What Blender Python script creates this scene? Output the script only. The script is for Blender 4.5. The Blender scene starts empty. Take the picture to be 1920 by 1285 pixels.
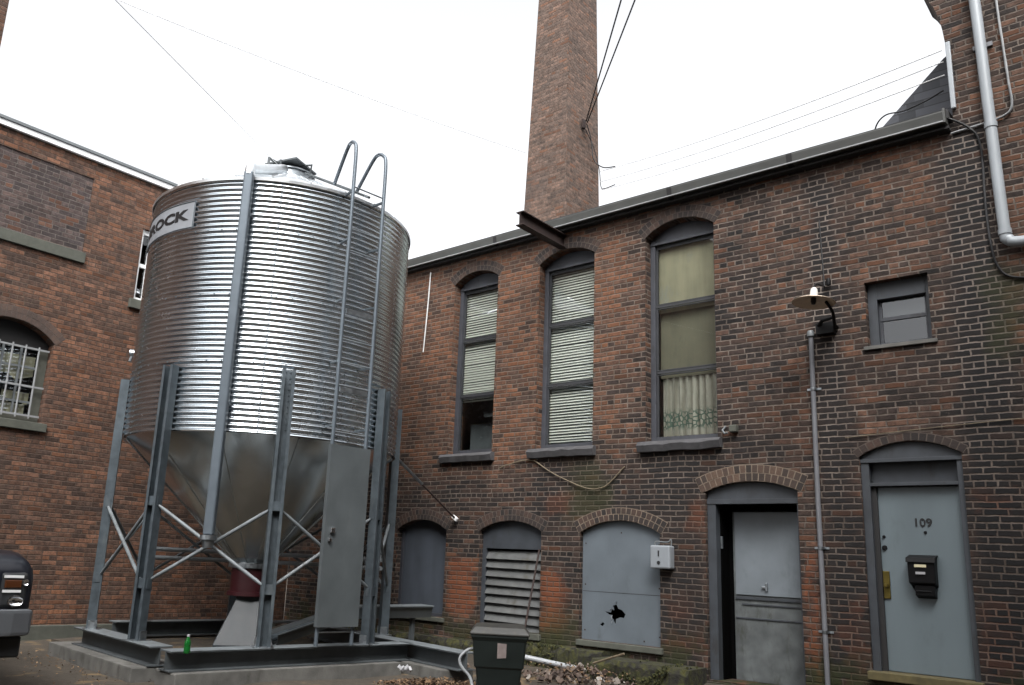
import bpy, bmesh, math, random
from mathutils import Vector, Matrix
from mathutils.geometry import tessellate_polygon
rnd = random.Random(7)
S = bpy.context.scene
C = S.collection
PI = math.pi
GZ = -1.38            # yard level (camera is the origin)
FY = 10.0             # front plane of the main facade
LX = -13.0            # plane of the left wall

# ------------------------------------------------------------------ helpers
def ident(u, d, v): return (u, d, v)
def facade(u, d, v): return (u, FY + d, v)          # u along the wall, d into the wall, v up
def leftwall(u, d, v): return (LX - d, u, v)

def org(o):
    p = Vector((0, 0, 0))
    while o is not None:
        p += o.location; o = o.parent
    return p

class MB:
    def __init__(s, xf=ident): s.v = []; s.f = []; s.xf = xf
    def add(s, vs, fs):
        b = len(s.v); s.v += [s.xf(*p) for p in vs]; s.f += [[i + b for i in f] for f in fs]; return s
    def box(s, a, b):
        x0, y0, z0 = a; x1, y1, z1 = b
        return s.add([(x0,y0,z0),(x1,y0,z0),(x1,y1,z0),(x0,y1,z0),(x0,y0,z1),(x1,y0,z1),(x1,y1,z1),(x0,y1,z1)],
                     [(0,3,2,1),(4,5,6,7),(0,1,5,4),(1,2,6,5),(2,3,7,6),(3,0,4,7)])
    def obox(s, c, ax, ay, az):          # oriented box: centre and half axes
        c, ax, ay, az = map(Vector, (c, ax, ay, az))
        P = [tuple(c + ax*i + ay*j + az*k) for k in (-1,1) for i, j in ((-1,-1),(1,-1),(1,1),(-1,1))]
        return s.add(P, [(0,3,2,1),(4,5,6,7),(0,1,5,4),(1,2,6,5),(2,3,7,6),(3,0,4,7)])
    def tube(s, pts, r, n=8, caps=True):
        pts = [Vector(p) for p in pts]; rings = []
        up = None
        for i, p in enumerate(pts):
            t = (pts[min(i+1, len(pts)-1)] - pts[max(i-1, 0)]).normalized()
            if up is None: up = Vector((0,0,1)) if abs(t.z) < .9 else Vector((1,0,0))
            a = t.cross(up).normalized(); b = a.cross(t).normalized(); up = b
            rr = r[i] if isinstance(r, (list, tuple)) else r
            rings.append([tuple(p + a*rr*math.cos(2*PI*k/n) + b*rr*math.sin(2*PI*k/n)) for k in range(n)])
        vs = [q for R in rings for q in R]; fs = []
        for i in range(len(rings)-1):
            for k in range(n):
                fs.append((i*n+k, i*n+(k+1)%n, (i+1)*n+(k+1)%n, (i+1)*n+k))
        if caps: fs += [tuple(range(n)), tuple(range((len(rings)-1)*n, len(rings)*n))]
        return s.add(vs, fs)
    def prism(s, poly, a, b):            # polygon in local axes swept from frame a to frame b; frame = (origin, e1, e2)
        n = len(poly); vs = []
        for (o, e1, e2) in (a, b):
            o, e1, e2 = Vector(o), Vector(e1), Vector(e2)
            vs += [tuple(o + e1*p[0] + e2*p[1]) for p in poly]
        fs = [(i, (i+1)%n, n+(i+1)%n, n+i) for i in range(n)]
        for t in tessellate_polygon([[Vector((p[0], p[1], 0)) for p in poly]]):
            fs += [tuple(t), tuple(n + i for i in reversed(t))]
        return s.add(vs, fs)
    def lathe(s, prof, n=32, c=(0,0,0), a0=0, a1=2*PI, tilt=None):
        full = abs(a1-a0-2*PI) < 1e-6; m = n if full else n+1; vs = []
        for r, z in prof:
            for k in range(m):
                a = a0 + (a1-a0)*k/n
                q = Vector((r*math.cos(a), r*math.sin(a), z))
                if tilt: q = tilt @ q
                vs.append((c[0]+q.x, c[1]+q.y, c[2]+q.z))
        fs = []
        for i in range(len(prof)-1):
            for k in range(n):
                k2 = (k+1) % m
                fs.append((i*m+k, i*m+k2, (i+1)*m+k2, (i+1)*m+k))
        return s.add(vs, fs)
    def build(s, name, m, parent=None, smooth=None, bevel=0, weld=False):
        o0 = org(parent)
        me = bpy.data.meshes.new(name)
        me.from_pydata([tuple(Vector(p) - o0) for p in s.v], [], s.f)
        bm = bmesh.new(); bm.from_mesh(me)
        if weld: bmesh.ops.remove_doubles(bm, verts=bm.verts, dist=1e-5)
        bmesh.ops.recalc_face_normals(bm, faces=bm.faces); bm.to_mesh(me); bm.free()
        if smooth is not None:
            for p in me.polygons: p.use_smooth = True
            me.set_sharp_from_angle(angle=math.radians(smooth))
        o = bpy.data.objects.new(name, me); C.objects.link(o)
        if m: me.materials.append(m)
        if parent: o.parent = parent
        if bevel:
            md = o.modifiers.new('edge', 'BEVEL'); md.width = bevel; md.segments = 2; md.limit_method = 'ANGLE'; md.angle_limit = math.radians(40)
        return o

def tag(o, label, cat, group=None):
    o['label'] = label; o['category'] = cat
    if group: o['group'] = group
    return o
def thing(name, loc, label, cat, group=None):
    o = bpy.data.objects.new(name, None); o.location = loc; o.empty_display_size = .2; C.objects.link(o)
    return tag(o, label, cat, group)
def struct(o, kind='structure'): o['kind'] = kind; return o

def sag(a, b, drop, n=24):
    a, b = Vector(a), Vector(b)
    return [a.lerp(b, i/n) - Vector((0,0,drop*4*(i/n)*(1-i/n))) for i in range(n+1)]
def smoothpath(pts, k=6):                # Catmull-Rom
    P = [Vector(p) for p in pts]; out = []
    for i in range(len(P)-1):
        p0, p1, p2, p3 = P[max(i-1,0)], P[i], P[i+1], P[min(i+2,len(P)-1)]
        for j in range(k):
            t = j/k
            out.append(.5*((2*p1)+(p2-p0)*t+(2*p0-5*p1+4*p2-p3)*t*t+(3*p1-p0-3*p2+p3)*t**3))
    out.append(P[-1]); return out

def text_mesh(txt, size, ext, bold=0.0):
    cu = bpy.data.curves.new('letters', 'FONT'); cu.body = txt; cu.size = size; cu.extrude = ext; cu.offset = bold
    cu.align_x = 'CENTER'; cu.align_y = 'CENTER'; cu.resolution_u = 3
    ob = bpy.data.objects.new('letters', cu); C.objects.link(ob)
    dg = bpy.context.evaluated_depsgraph_get(); me = ob.evaluated_get(dg).to_mesh()
    vs = [tuple(v.co) for v in me.vertices]; fs = [tuple(p.vertices) for p in me.polygons]
    ob.evaluated_get(dg).to_mesh_clear(); bpy.data.objects.remove(ob); bpy.data.curves.remove(cu)
    return vs, fs

# ------------------------------------------------------------------ materials
class NT:
    def __init__(s, name):
        s.m = bpy.data.materials.new(name); s.m.use_nodes = True; s.t = s.m.node_tree; s.n = s.t.nodes; s.l = s.t.links
        s.b = s.n['Principled BSDF']; s.out = s.n['Material Output']
    def node(s, t, **kw):
        n = s.n.new(t)
        for k, v in kw.items(): setattr(n, k, v)
        return n
    def put(s, sock, x):
        if hasattr(x, 'is_output'): s.l.new(x, sock)
        else: sock.default_value = x
    def math(s, op, a, b=0, c=0, clamp=False):
        n = s.node('ShaderNodeMath', operation=op, use_clamp=clamp)
        for i, x in enumerate((a, b, c)): s.put(n.inputs[i], x)
        return n.outputs[0]
    def mix(s, f, a, b, mode='MIX'):
        n = s.node('ShaderNodeMix', data_type='RGBA', blend_type=mode)
        s.put(n.inputs[0], f); s.put(n.inputs[6], a if hasattr(a,'is_output') else (*a,1)); s.put(n.inputs[7], b if hasattr(b,'is_output') else (*b,1))
        return n.outputs[2]
    def mixf(s, f, a, b):
        n = s.node('ShaderNodeMix', data_type='FLOAT'); s.put(n.inputs[0], f); s.put(n.inputs[2], a); s.put(n.inputs[3], b); return n.outputs[0]
    def pos(s):
        if not hasattr(s, '_g'): s._g = s.node('ShaderNodeNewGeometry')
        return s._g.outputs['Position']
    def normal(s): s.pos(); return s._g.outputs['True Normal']
    def noise(s, scale, vec=None, detail=3, rough=.55, col=False, stretch=None):
        v = vec or s.pos()
        if stretch:
            mp = s.node('ShaderNodeMapping'); s.l.new(v, mp.inputs[0]); mp.inputs['Scale'].default_value = stretch; v = mp.outputs[0]
        n = s.node('ShaderNodeTexNoise'); s.l.new(v, n.inputs['Vector']); n.inputs['Scale'].default_value = scale
        n.inputs['Detail'].default_value = detail; n.inputs['Roughness'].default_value = rough
        return n.outputs['Color' if col else 'Fac']
    def ramp(s, f, stops, interp='LINEAR'):
        n = s.node('ShaderNodeValToRGB'); s.l.new(f, n.inputs[0]); cr = n.color_ramp; cr.interpolation = interp
        while len(cr.elements) < len(stops): cr.elements.new(.5)
        for e, (p, c) in zip(cr.elements, stops):
            e.position = p; e.color = (*c, 1) if len(c) == 3 else c
        return n.outputs['Color']
    def sstep(s, x, lo, hi):
        n = s.node('ShaderNodeMapRange', interpolation_type='SMOOTHSTEP'); s.put(n.inputs[0], x)
        n.inputs[1].default_value = lo; n.inputs[2].default_value = hi; return n.outputs[0]
    def sep(s, v):
        n = s.node('ShaderNodeSeparateXYZ'); s.l.new(v, n.inputs[0]); return n.outputs
    def comb(s, x, y, z=0):
        n = s.node('ShaderNodeCombineXYZ')
        for i, q in enumerate((x, y, z)): s.put(n.inputs[i], q)
        return n.outputs[0]
    def bump(s, h, strength=.5, dist=.01):
        n = s.node('ShaderNodeBump'); s.l.new(h, n.inputs['Height']); n.inputs['Strength'].default_value = strength; n.inputs['Distance'].default_value = dist
        s.l.new(n.outputs[0], s.b.inputs['Normal'])
    def set(s, **kw):
        for k, v in kw.items(): s.put(s.b.inputs[k.replace('_', ' ')], (*v, 1) if isinstance(v, tuple) and len(v) == 3 else v)
        return s.m

KP = .60                                  # scales darker paint colours down to suit the raised exposure
def paint(name, c, rough=.55, var=.25, scale=6, dirt=None, metallic=0, streak=False, bump=0):
    t = NT(name)
    if max(c) < .55: c = tuple(x*KP for x in c)
    if dirt: dirt = tuple(x*KP for x in dirt)
    n1 = t.noise(scale, detail=5); n2 = t.noise(scale*.25, detail=3)
    if streak: n1 = t.noise(scale, detail=5, stretch=(1,1,.12))
    f = t.mixf(.5, n1, n2)
    lo = tuple(x*(1-var) for x in c); hi = tuple(min(1, x*(1+var)) for x in c)
    col = t.ramp(f, [(.3, lo), (.7, hi)])
    if dirt:
        col = t.mix(t.sstep(t.noise(scale*.6, detail=6, rough=.7, stretch=(1,1,.4)), .52, .72), col, dirt)
    if bump: t.bump(t.noise(scale*8, detail=3), bump, .004)
    return t.set(Base_Color=col, Roughness=t.mixf(n1, rough*.85, min(1, rough*1.15)), Metallic=metallic)

def galv(name, c=(.55,.57,.58), rough=.38, var=.15, scale=14):
    t = NT(name)
    vo = t.node('ShaderNodeTexVoronoi'); t.l.new(t.pos(), vo.inputs['Vector']); vo.inputs['Scale'].default_value = scale*2.2
    sp = t.sep(vo.outputs['Color'])[0]
    n = t.noise(3, detail=4)
    f = t.mixf(.45, sp, n)
    col = t.ramp(f, [(.25, tuple(x*(1-var) for x in c)), (.75, tuple(min(1,x*(1+var)) for x in c))])
    return t.set(Base_Color=col, Metallic=1.0, Roughness=t.mixf(f, rough*.8, rough*1.25))

def brick(name, palette, mortar, course=.07, length=.213, soot=None, moss=None, orange=None, dark_zones=(), mortar_lo=None, mortar_w=.0055, value=1.0, fresh=None, blotch=.5, clean=None, green=None, spark=(.12,.048,.022)):
    """Running-bond brickwork with a header course every sixth row; u runs along the wall, v is height."""
    t = NT(name)
    P = t.pos(); N = t.sep(t.normal())
    wob = t.sep(t.noise(1.1, detail=2, col=True)); wob2 = t.sep(t.noise(9, detail=2, col=True))
    x, y, z = t.sep(P)
    isx = t.math('GREATER_THAN', t.math('ABSOLUTE', N[0]), .6)
    u = t.mixf(isx, x, y)
    u = t.math('ADD', u, t.math('MULTIPLY', t.math('SUBTRACT', wob2[0], .5), .022))
    v = t.math('ADD', z, t.math('ADD', t.math('MULTIPLY', t.math('SUBTRACT', wob[1], .5), .035), t.math('MULTIPLY', t.math('SUBTRACT', wob2[1], .5), .014)))
    rv = t.math('DIVIDE', t.math('ADD', v, 20), course)
    row = t.math('FLOOR', rv); rf = t.math('FRACT', rv)
    hdr = t.math('LESS_THAN', t.math('MODULO', row, 6), .5)
    L = t.mixf(hdr, length, length*.5)
    wn = t.node('ShaderNodeTexWhiteNoise', noise_dimensions='1D'); t.l.new(row, wn.inputs['W'])
    off = t.math('ADD', t.math('MULTIPLY', t.math('MODULO', row, 2), .5), t.math('MULTIPLY', wn.outputs['Value'], .22))
    cu = t.math('ADD', t.math('DIVIDE', t.math('ADD', u, 50), L), off)
    col_ = t.math('FLOOR', cu); cf = t.math('FRACT', cu)
    w2 = t.node('ShaderNodeTexWhiteNoise', noise_dimensions='2D'); t.l.new(t.comb(col_, row), w2.inputs['Vector'])
    h = w2.outputs['Value']; hc = t.sep(w2.outputs['Color'])
    du = t.math('MULTIPLY', t.math('MINIMUM', cf, t.math('SUBTRACT', 1, cf)), L)
    dv = t.math('MULTIPLY', t.math('MINIMUM', rf, t.math('SUBTRACT', 1, rf)), course)
    d = t.math('MINIMUM', du, dv)
    d = t.math('ADD', d, t.math('MULTIPLY', t.math('SUBTRACT', t.noise(26, detail=4, rough=.65), .5), .014))
    msk = t.sstep(d, mortar_w*.55, mortar_w*1.5)                       # 1 on brick
    big = t.noise(.55, detail=5, rough=.6)
    med = t.noise(2.3, detail=5, rough=.65)
    f = t.math('ADD', t.math('MULTIPLY', h, .58), t.math('MULTIPLY', t.math('SUBTRACT', t.mixf(.35, big, med), .33), 1.35))
    cl = None
    if clean:                                                         # stretch of wall where the brick faces are cleaner and the joints browner
        cl = t.math('MULTIPLY', t.math('SUBTRACT', 1, t.sstep(t.math('ADD', x, t.math('MULTIPLY', med, 1.6)), clean[0], clean[1])), t.sstep(t.math('ADD', z, t.math('MULTIPLY', med, .8)), clean[2], clean[3]))
        f = t.math('ADD', f, t.math('MULTIPLY', cl, clean[4]))
    bc = t.ramp(f, palette)
    bl = t.math('ADD', 1-blotch*.5, t.math('MULTIPLY', t.sstep(t.noise(13, detail=5, rough=.7), .3, .7), blotch))
    bc = t.mix(1.0, bc, t.comb(bl, bl, bl), 'MULTIPLY')
    bc = t.mix(t.math('MULTIPLY', t.math('GREATER_THAN', hc[1], .9), .5), bc, spark)
    val = t.math('ADD', .72, t.math('MULTIPLY', hc[2], .5))
    grain = t.math('ADD', .8, t.math('MULTIPLY', t.noise(60, detail=4, rough=.7), .4))
    vm = t.math('MULTIPLY', t.math('MULTIPLY', val, grain), value)
    bc = t.mix(1.0, bc, t.comb(vm, vm, vm), 'MULTIPLY')
    mc = t.mix(t.sstep(t.mixf(.5, med, t.noise(7, detail=4)), .40, .68), mortar_lo or tuple(q*.5 for q in mortar), mortar)
    if clean: mc = t.mix(t.math('MULTIPLY', cl, .75), mc, clean[5])
    sp_ = t.math('MULTIPLY', t.sstep(t.noise(21, detail=3, rough=.6), .66, .74), t.math('GREATER_THAN', hc[0], .62))
    bc = t.mix(t.math('MULTIPLY', sp_, .6), bc, spark)
    ef = t.math('MULTIPLY', t.sstep(t.noise(5.5, detail=6, rough=.75), .64, .72), .45)
    bc = t.mix(ef, bc, mortar)
    if fresh:                                                         # bricks with a washed, orange face low on the wall
        e = t.math('MULTIPLY', t.math('SUBTRACT', t.noise(3.1, detail=5, rough=.7), .5), .6)
        uu, zz = t.math('ADD', u, e), t.math('ADD', z, t.math('MULTIPLY', e, .8)); m = None
        for (x0, x1, z0, z1) in fresh[0]:
            q = t.math('MULTIPLY', t.math('MULTIPLY', t.sstep(uu, x0-.05, x0+.08), t.math('SUBTRACT', 1, t.sstep(uu, x1-.08, x1+.05))), t.math('MULTIPLY', t.sstep(zz, z0-.05, z0+.08), t.math('SUBTRACT', 1, t.sstep(zz, z1-.08, z1+.08))))
            m = q if m is None else t.math('MAXIMUM', m, q)
        m = t.math('MULTIPLY', m, t.math('ADD', .6, t.math('MULTIPLY', hc[0], .4)))
        bc = t.mix(m, bc, fresh[1]); mc = t.mix(t.math('MULTIPLY', m, .55), mc, fresh[1])
    if soot:
        m = t.sstep(t.noise(.8, detail=6, rough=.62, stretch=(1,1,.6)), soot[0], soot[1])
        bc = t.mix(t.math('MULTIPLY', m, soot[2]), bc, soot[3])
    for (x0, x1, z0, z1, amt) in dark_zones:                           # soot runs with a ragged outline of their own
        e = t.math('MULTIPLY', t.math('SUBTRACT', med, .5), .5)
        mx = t.math('MULTIPLY', t.sstep(t.math('ADD', u, e), x0-.12, x0+.12), t.math('SUBTRACT', 1, t.sstep(t.math('ADD', u, e), x1-.12, x1+.12)))
        mz = t.math('MULTIPLY', t.sstep(z, z0-.3, z0+.3), t.math('SUBTRACT', 1, t.sstep(z, z1-.4, z1+.4)))
        m = t.math('MULTIPLY', t.math('MULTIPLY', mx, mz), t.math('MULTIPLY', amt, t.math('ADD', .45, t.math('MULTIPLY', t.sstep(h, .0, .55), .55))))
        bc = t.mix(m, bc, (.012,.0115,.012))
        if amt > .9: mc = t.mix(t.math('MULTIPLY', t.math('MULTIPLY', m, t.sstep(z, 1.0, 2.6)), .5), mc, (.21,.18,.16))
    if clean: mc = t.mix(t.math('MULTIPLY', t.math('SUBTRACT', 1, t.sstep(t.math('ADD', z, t.math('MULTIPLY', med, 1.2)), .6, 2.4)), .5), mc, mortar_lo)
    col = t.mix(msk, mc, bc)
    if moss:
        m = t.math('MULTIPLY', t.sstep(t.noise(2.6, detail=6, rough=.7), moss[2], moss[2]+.12), t.math('SUBTRACT', 1, t.sstep(t.math('ADD', z, t.math('MULTIPLY', med, .5)), moss[0], moss[1])))
        col = t.mix(t.math('MULTIPLY', m, .9), col, (.022,.026,.009))
    if green:
        for (x0, x1, z0, z1) in green:
            e = t.math('MULTIPLY', t.math('SUBTRACT', t.noise(2.2, detail=5), .5), .8); q = t.math('ADD', u, e)
            m = t.math('MULTIPLY', t.math('MULTIPLY', t.sstep(q, x0-.15, x0+.15), t.math('SUBTRACT', 1, t.sstep(q, x1-.15, x1+.15))), t.math('MULTIPLY', t.sstep(z, z0-.2, z0+.1), t.math('SUBTRACT', 1, t.sstep(z, z1-.3, z1+.2))))
            col = t.mix(t.math('MULTIPLY', m, .5), col, (.030,.032,.010))
    t.bump(t.math('ADD', msk, t.math('MULTIPLY', t.noise(45, detail=4), .5)), .75, .012)
    return t.set(Base_Color=col, Roughness=.88, Specular_IOR_Level=.25)

PAL_MAIN = [(.0,(.0080,.0074,.0075)),(.22,(.0155,.0130,.0125)),(.44,(.032,.0225,.0192)),(.62,(.060,.0365,.0275)),(.8,(.094,.0500,.0335)),(1.0,(.122,.056,.032))]
PAL_LEFT = [(.0,(.027,.0195,.017)),(.25,(.057,.036,.028)),(.5,(.096,.053,.037)),(.75,(.132,.066,.042)),(1.0,(.165,.075,.041))]
PAL_CHIM = [(.0,(.056,.044,.038)),(.35,(.086,.061,.050)),(.65,(.110,.073,.057)),(1.0,(.130,.080,.060))]
M = {}
M['brick'] = brick('sooty_red_brick', PAL_MAIN, (.172,.142,.120), mortar_lo=(.062,.049,.041), mortar_w=.0078, blotch=.8, clean=(-5.6,-4.2,1.3,2.4,.28,(.108,.080,.062)), soot=(.52,.68,.45,(.017,.0155,.0155)),
                   dark_zones=((-3.30,-2.95,-1.4,4.9,.95),(-1.80,-1.30,-1.4,5.2,1.0),(-3.1,-2.8,-1.4,2.4,.7),(-7.4,-5.4,.55,1.5,.6),(-5.4,-4.75,-1.4,2.2,.7),(-4.9,-3.2,1.2,2.1,.5),(-1.9,-1.0,-1.4,1.2,.45),(-4.5,-3.7,2.2,4.6,.3),(-12,-6.9,.35,1.25,.4),(-9.25,-8.2,.95,1.62,.45),(-7.4,-6.35,.8,1.62,.5),(-5.6,-4.45,.7,1.62,.55),(-2.72,-2.0,2.0,2.62,.4),(-6.9,-4.7,-1.4,.4,.45)),
                   green=[(-6.75,-6.15,.72,1.5),(-7.2,-6.6,-1.2,-.55),(-1.45,-1.2,2.4,3.4)], moss=(-.95,-.3,.44), fresh=([(-9.0,-8.42,-.75,.05),(-7.2,-6.75,-.85,-.05),(-7.15,-6.7,.75,1.02),(-5.25,-4.9,-.55,-.35),(-5.25,-4.8,-.95,-.7),(-3.15,-2.9,-1.3,-.2),(-3.5,-3.38,-1.2,.3),(-1.8,-1.4,.75,.95),(-1.8,-1.5,-1.2,-.1),(-4.95,-4.72,.55,.9)],(.145,.048,.021)))
M['brick_left'] = brick('brown_red_brick', PAL_LEFT, (.105,.076,.059), mortar_lo=(.058,.039,.030), mortar_w=.0065, blotch=.85, soot=(.5,.7,.5,(.040,.031,.027)))
M['brick_infill'] = brick('purple_grey_infill_brick', [(.0,(.028,.024,.025)),(.4,(.050,.039,.038)),(.7,(.068,.049,.045)),(1.0,(.088,.06,.052))], (.125,.109,.10), mortar_lo=(.08,.067,.061), blotch=.7)
M['brick_chimney'] = brick('weathered_chimney_brick', PAL_CHIM, (.112,.089,.074), mortar_lo=(.078,.058,.047), blotch=.8, soot=(.52,.7,.4,(.055,.048,.046)))
M['brick_far'] = brick('dull_brown_brick', PAL_MAIN, (.12,.10,.08))

def island_brick(name, pal):
    t = NT(name); t.pos()
    r = t._g.outputs['Random Per Island']
    c = t.ramp(r, pal); c = t.mix(t.math('MULTIPLY', t.noise(40, detail=4), .7), c, tuple(x*.35 for x in pal[1][1]))
    t.bump(t.noise(50, detail=4), .5, .006)
    return t.set(Base_Color=c, Roughness=.9)
M['voussoir'] = island_brick('arch_brick', [(0,(.014,.012,.0115)),(.3,(.028,.02,.018)),(.6,(.045,.030,.024)),(1,(.075,.042,.03))])
M['voussoir_door'] = island_brick('pale_arch_brick', [(0,(.02,.016,.0145)),(.35,(.052,.035,.0275)),(.7,(.090,.054,.039)),(1,(.125,.078,.054))])
M['voussoir_left'] = island_brick('left_arch_brick', [(0,(.06,.042,.035)),(.4,(.082,.053,.043)),(1,(.105,.066,.05))])
M['mortar'] = paint('mortar', (.24,.185,.14), .95, .4, 30)
M['mortar_dk'] = paint('dark_mortar', (.115,.088,.074), .95, .35, 30)

M['frame'] = paint('blue_grey_frame_paint', (.060,.064,.078), .6, .25, 9, dirt=(.035,.035,.038))
M['sash'] = paint('dark_sash_paint', (.040,.042,.048), .6, .25, 9)
M['frame_door'] = paint('grey_door_frame_paint', (.052,.060,.072), .6, .3, 7, dirt=(.035,.037,.04))
M['door'] = paint('pale_grey_green_door_paint', (.175,.22,.243), .45, .14, 3, streak=True, dirt=(.14,.178,.19))
M['door_old'] = paint('scuffed_grey_door_paint', (.235,.27,.30), .5, .16, 4, dirt=(.165,.19,.205))
M['door_low'] = paint('worn_grey_door_panel', (.13,.143,.146), .55, .6, 5, dirt=(.055,.058,.045))
M['board'] = paint('blue_grey_board_paint', (.15,.178,.205), .55, .14, 4, dirt=(.105,.125,.138))
M['board_dark'] = paint('faded_slate_board', (.075,.09,.115), .7, .35, 6, streak=True)
M['louver'] = paint('weathered_louver_paint', (.135,.14,.14), .6, .3, 9, dirt=(.09,.085,.07))
M['stone_sill'] = paint('dark_sandstone', (.085,.083,.088), .9, .35, 16, bump=.5)
M['stone_green'] = paint('greenish_stone', (.105,.11,.09), .9, .25, 12, bump=.4)
M['concrete'] = paint('concrete', (.15,.146,.135), .92, .4, 7, dirt=(.075,.07,.06), bump=.6)
M['dark'] = NT('painted_shade_black').set(Base_Color=(.003,.003,.003), Roughness=1.0, Specular_IOR_Level=0.0) if True else paint('painted_shade_black', (.006,.006,.006), .9, .2, 3)  # flat black painted in for the shade of unlit depths
M['blind'] = paint('white_slat_blind', (.58,.585,.545), .6, .06, 2)
M['slat_backing'] = paint('grey_slat_backing', (.20,.21,.20), .9, .1, 3)
M['clutter'] = paint('dusty_blue_grey_clutter', (.16,.18,.20), .8, .3, 6)
M['shade'] = paint('yellowed_roller_shade', (.46,.43,.30), .8, .35, 7, streak=True, dirt=(.38,.40,.36))
M['lintel_shade'] = paint('olive_roller_shade', (.20,.19,.135), .8, .35, 5, streak=True, dirt=(.14,.135,.10))
M['gutter'] = paint('grey_gutter_metal', (.085,.087,.082), .5, .2, 5)
M['dark_trim_shade'] = paint('dark_trim_and_shade', (.022,.021,.022), .8, .3, 6)  # near black for dark trim; also paints shade at eave and arch head
M['roofing'] = paint('dark_roof_felt', (.06,.06,.062), .9, .25, 6)
M['slate'] = None
M['rust'] = paint('rusted_steel', (.032,.016,.013), .8, .4, 14, dirt=(.06,.028,.018), bump=.4)
M['white_trim'] = paint('white_trim_paint', (.74,.75,.76), .5, .06, 4)
M['trim_grey'] = paint('grey_flashing', (.20,.22,.23), .45, .15, 5)
M['white_pipe'] = paint('grey_white_pipe', (.46,.50,.535), .4, .08, 5)
M['thin_conduit'] = paint('grey_conduit', (.34,.35,.36), .45, .15, 8)
M['conduit'] = paint('grey_steel_conduit', (.21,.215,.235), .45, .15, 8)
M['black_cable'] = paint('black_rubber', (.012,.012,.014), .6, .2, 10)
M['pale_cable'] = paint('pale_grey_cable', (.56,.56,.56), .7, .1, 10)
M['yellow_cable'] = paint('faded_yellow_cable', (.21,.165,.105), .7, .3, 10)
M['ceramic'] = paint('white_porcelain', (.62,.60,.57), .2, .03, 5)
M['lamp_shade'] = paint('tan_enamel', (.66,.54,.42), .6, .15, 12)
M['meter'] = paint('white_enamel_box', (.33,.36,.39), .45, .06, 9)
M['black_plastic'] = paint('black_plastic', (.010,.010,.012), .35, .15, 12)
M['black_metal'] = paint('black_mailbox_metal', (.005,.005,.006), .55, .2, 12); M['black_metal'].node_tree.nodes['Principled BSDF'].inputs['Specular IOR Level'].default_value = .2
M['brass'] = paint('old_brass', (.22,.17,.05), .45, .25, 16, metallic=1)
M['brass_pale'] = paint('pale_brass', (.55,.50,.33), .4, .1, 16)
M['white_label'] = paint('white_card', (.50,.50,.52), .6, .03, 5)
M['steel_dark'] = paint('primed_steel_web', (.095,.108,.115), .5, .3, 6)
M['galv'] = galv('galvanised_steel', (.30,.325,.345), .42, .14, 11)
t = NT('corrugated_galvanised_sheet'); x, y, z = t.sep(t.pos())
ang = t.math('DIVIDE', t.math('ARCTAN2', t.math('ADD', y, -6.889), t.math('ADD', x, 9.765)), 2*PI/6)
ring = t.math('FLOOR', t.math('DIVIDE', t.math('ADD', z, -1.39), .8436)); sec = t.math('FLOOR', t.math('ADD', t.math('ADD', ang, 40.37), t.math('MULTIPLY', ring, .5)))
wn = t.node('ShaderNodeTexWhiteNoise', noise_dimensions='2D'); t.l.new(t.comb(sec, ring), wn.inputs['Vector']); nz = t.noise(4, detail=6, rough=.65); nf = t.noise(40, detail=3)
k = t.math('ADD', t.math('ADD', .76, t.math('MULTIPLY', wn.outputs['Value'], .12)), t.math('MULTIPLY', nz, .26))
c = t.mix(1.0, (.60,.65,.69), t.comb(k, k, k), 'MULTIPLY')
M['galv_shell'] = t.set(Base_Color=c, Metallic=1.0, Roughness=t.math('ADD', t.math('ADD', .16, t.math('MULTIPLY', wn.outputs['Value'], .05)), t.math('MULTIPLY', nz, .12)))
M['galv_cone'] = galv('smooth_galvanised_cone', (.58,.61,.62), .22, .06, 2)
M['galv_roof'] = galv('roof_sheet', (.80,.83,.85), .35, .05, 5)
M['galv_leg'] = paint('galvanised_leg', (.105,.130,.150), .45, .35, 11, metallic=.35, dirt=(.155,.18,.195))
M['fill'] = paint('grey_fill_pipe', (.165,.20,.235), .4, .1, 8, metallic=.4)
M['guard'] = paint('dull_galvanised_guard', (.15,.17,.18), .42, .22, 3, metallic=.3, dirt=(.19,.21,.215))
M['boot_grey'] = paint('blue_grey_boot_paint', (.036,.046,.055), .5, .2, 8, dirt=(.026,.032,.038))
M['flange'] = paint('galvanised_flange', (.205,.23,.245), .5, .3, 9, dirt=(.12,.13,.13))
M['red'] = paint('dark_red_paint', (.05,.003,.007), .5, .25, 8)
M['sign_white'] = paint('white_sign_plate', (.32,.34,.37), .5, .12, 9)
M['sign_black'] = paint('black_sign_letters', (.01,.01,.012), .5, .1, 6)
M['bin'] = paint('dark_green_bin_plastic', (.005,.0105,.0095), .45, .25, 8)
M['bin_lid'] = paint('faded_bin_lid', (.034,.034,.030), .6, .4, 14, dirt=(.065,.055,.04))
M['bin_sticker'] = paint('worn_pale_sticker', (.26,.21,.20), .7, .2, 20)
M['bottle'] = None
M['hose'] = paint('white_hose', (.40,.42,.44), .45, .05, 8)
M['wood'] = paint('weathered_stick', (.20,.155,.10), .85, .3, 20)
M['truck'] = NT('navy_car_paint').set(Base_Color=(.004,.005,.010), Roughness=.35, Coat_Weight=.12, Coat_Roughness=.05)
M['chrome'] = NT('chrome').set(Base_Color=(.75,.76,.78), Metallic=1.0, Roughness=.12)
M['amber'] = NT('amber_lens').set(Base_Color=(.07,.025,.010), Roughness=.2, Coat_Weight=1.0)
M['bumper'] = paint('dusty_grey_bumper', (.15,.16,.175), .45, .12, 6)
M['tyre'] = paint('tyre_rubber', (.014,.014,.014), .85, .2, 12)
M['truck_trim'] = paint('dark_plastic_trim', (.03,.033,.037), .6, .2, 8)

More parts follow.
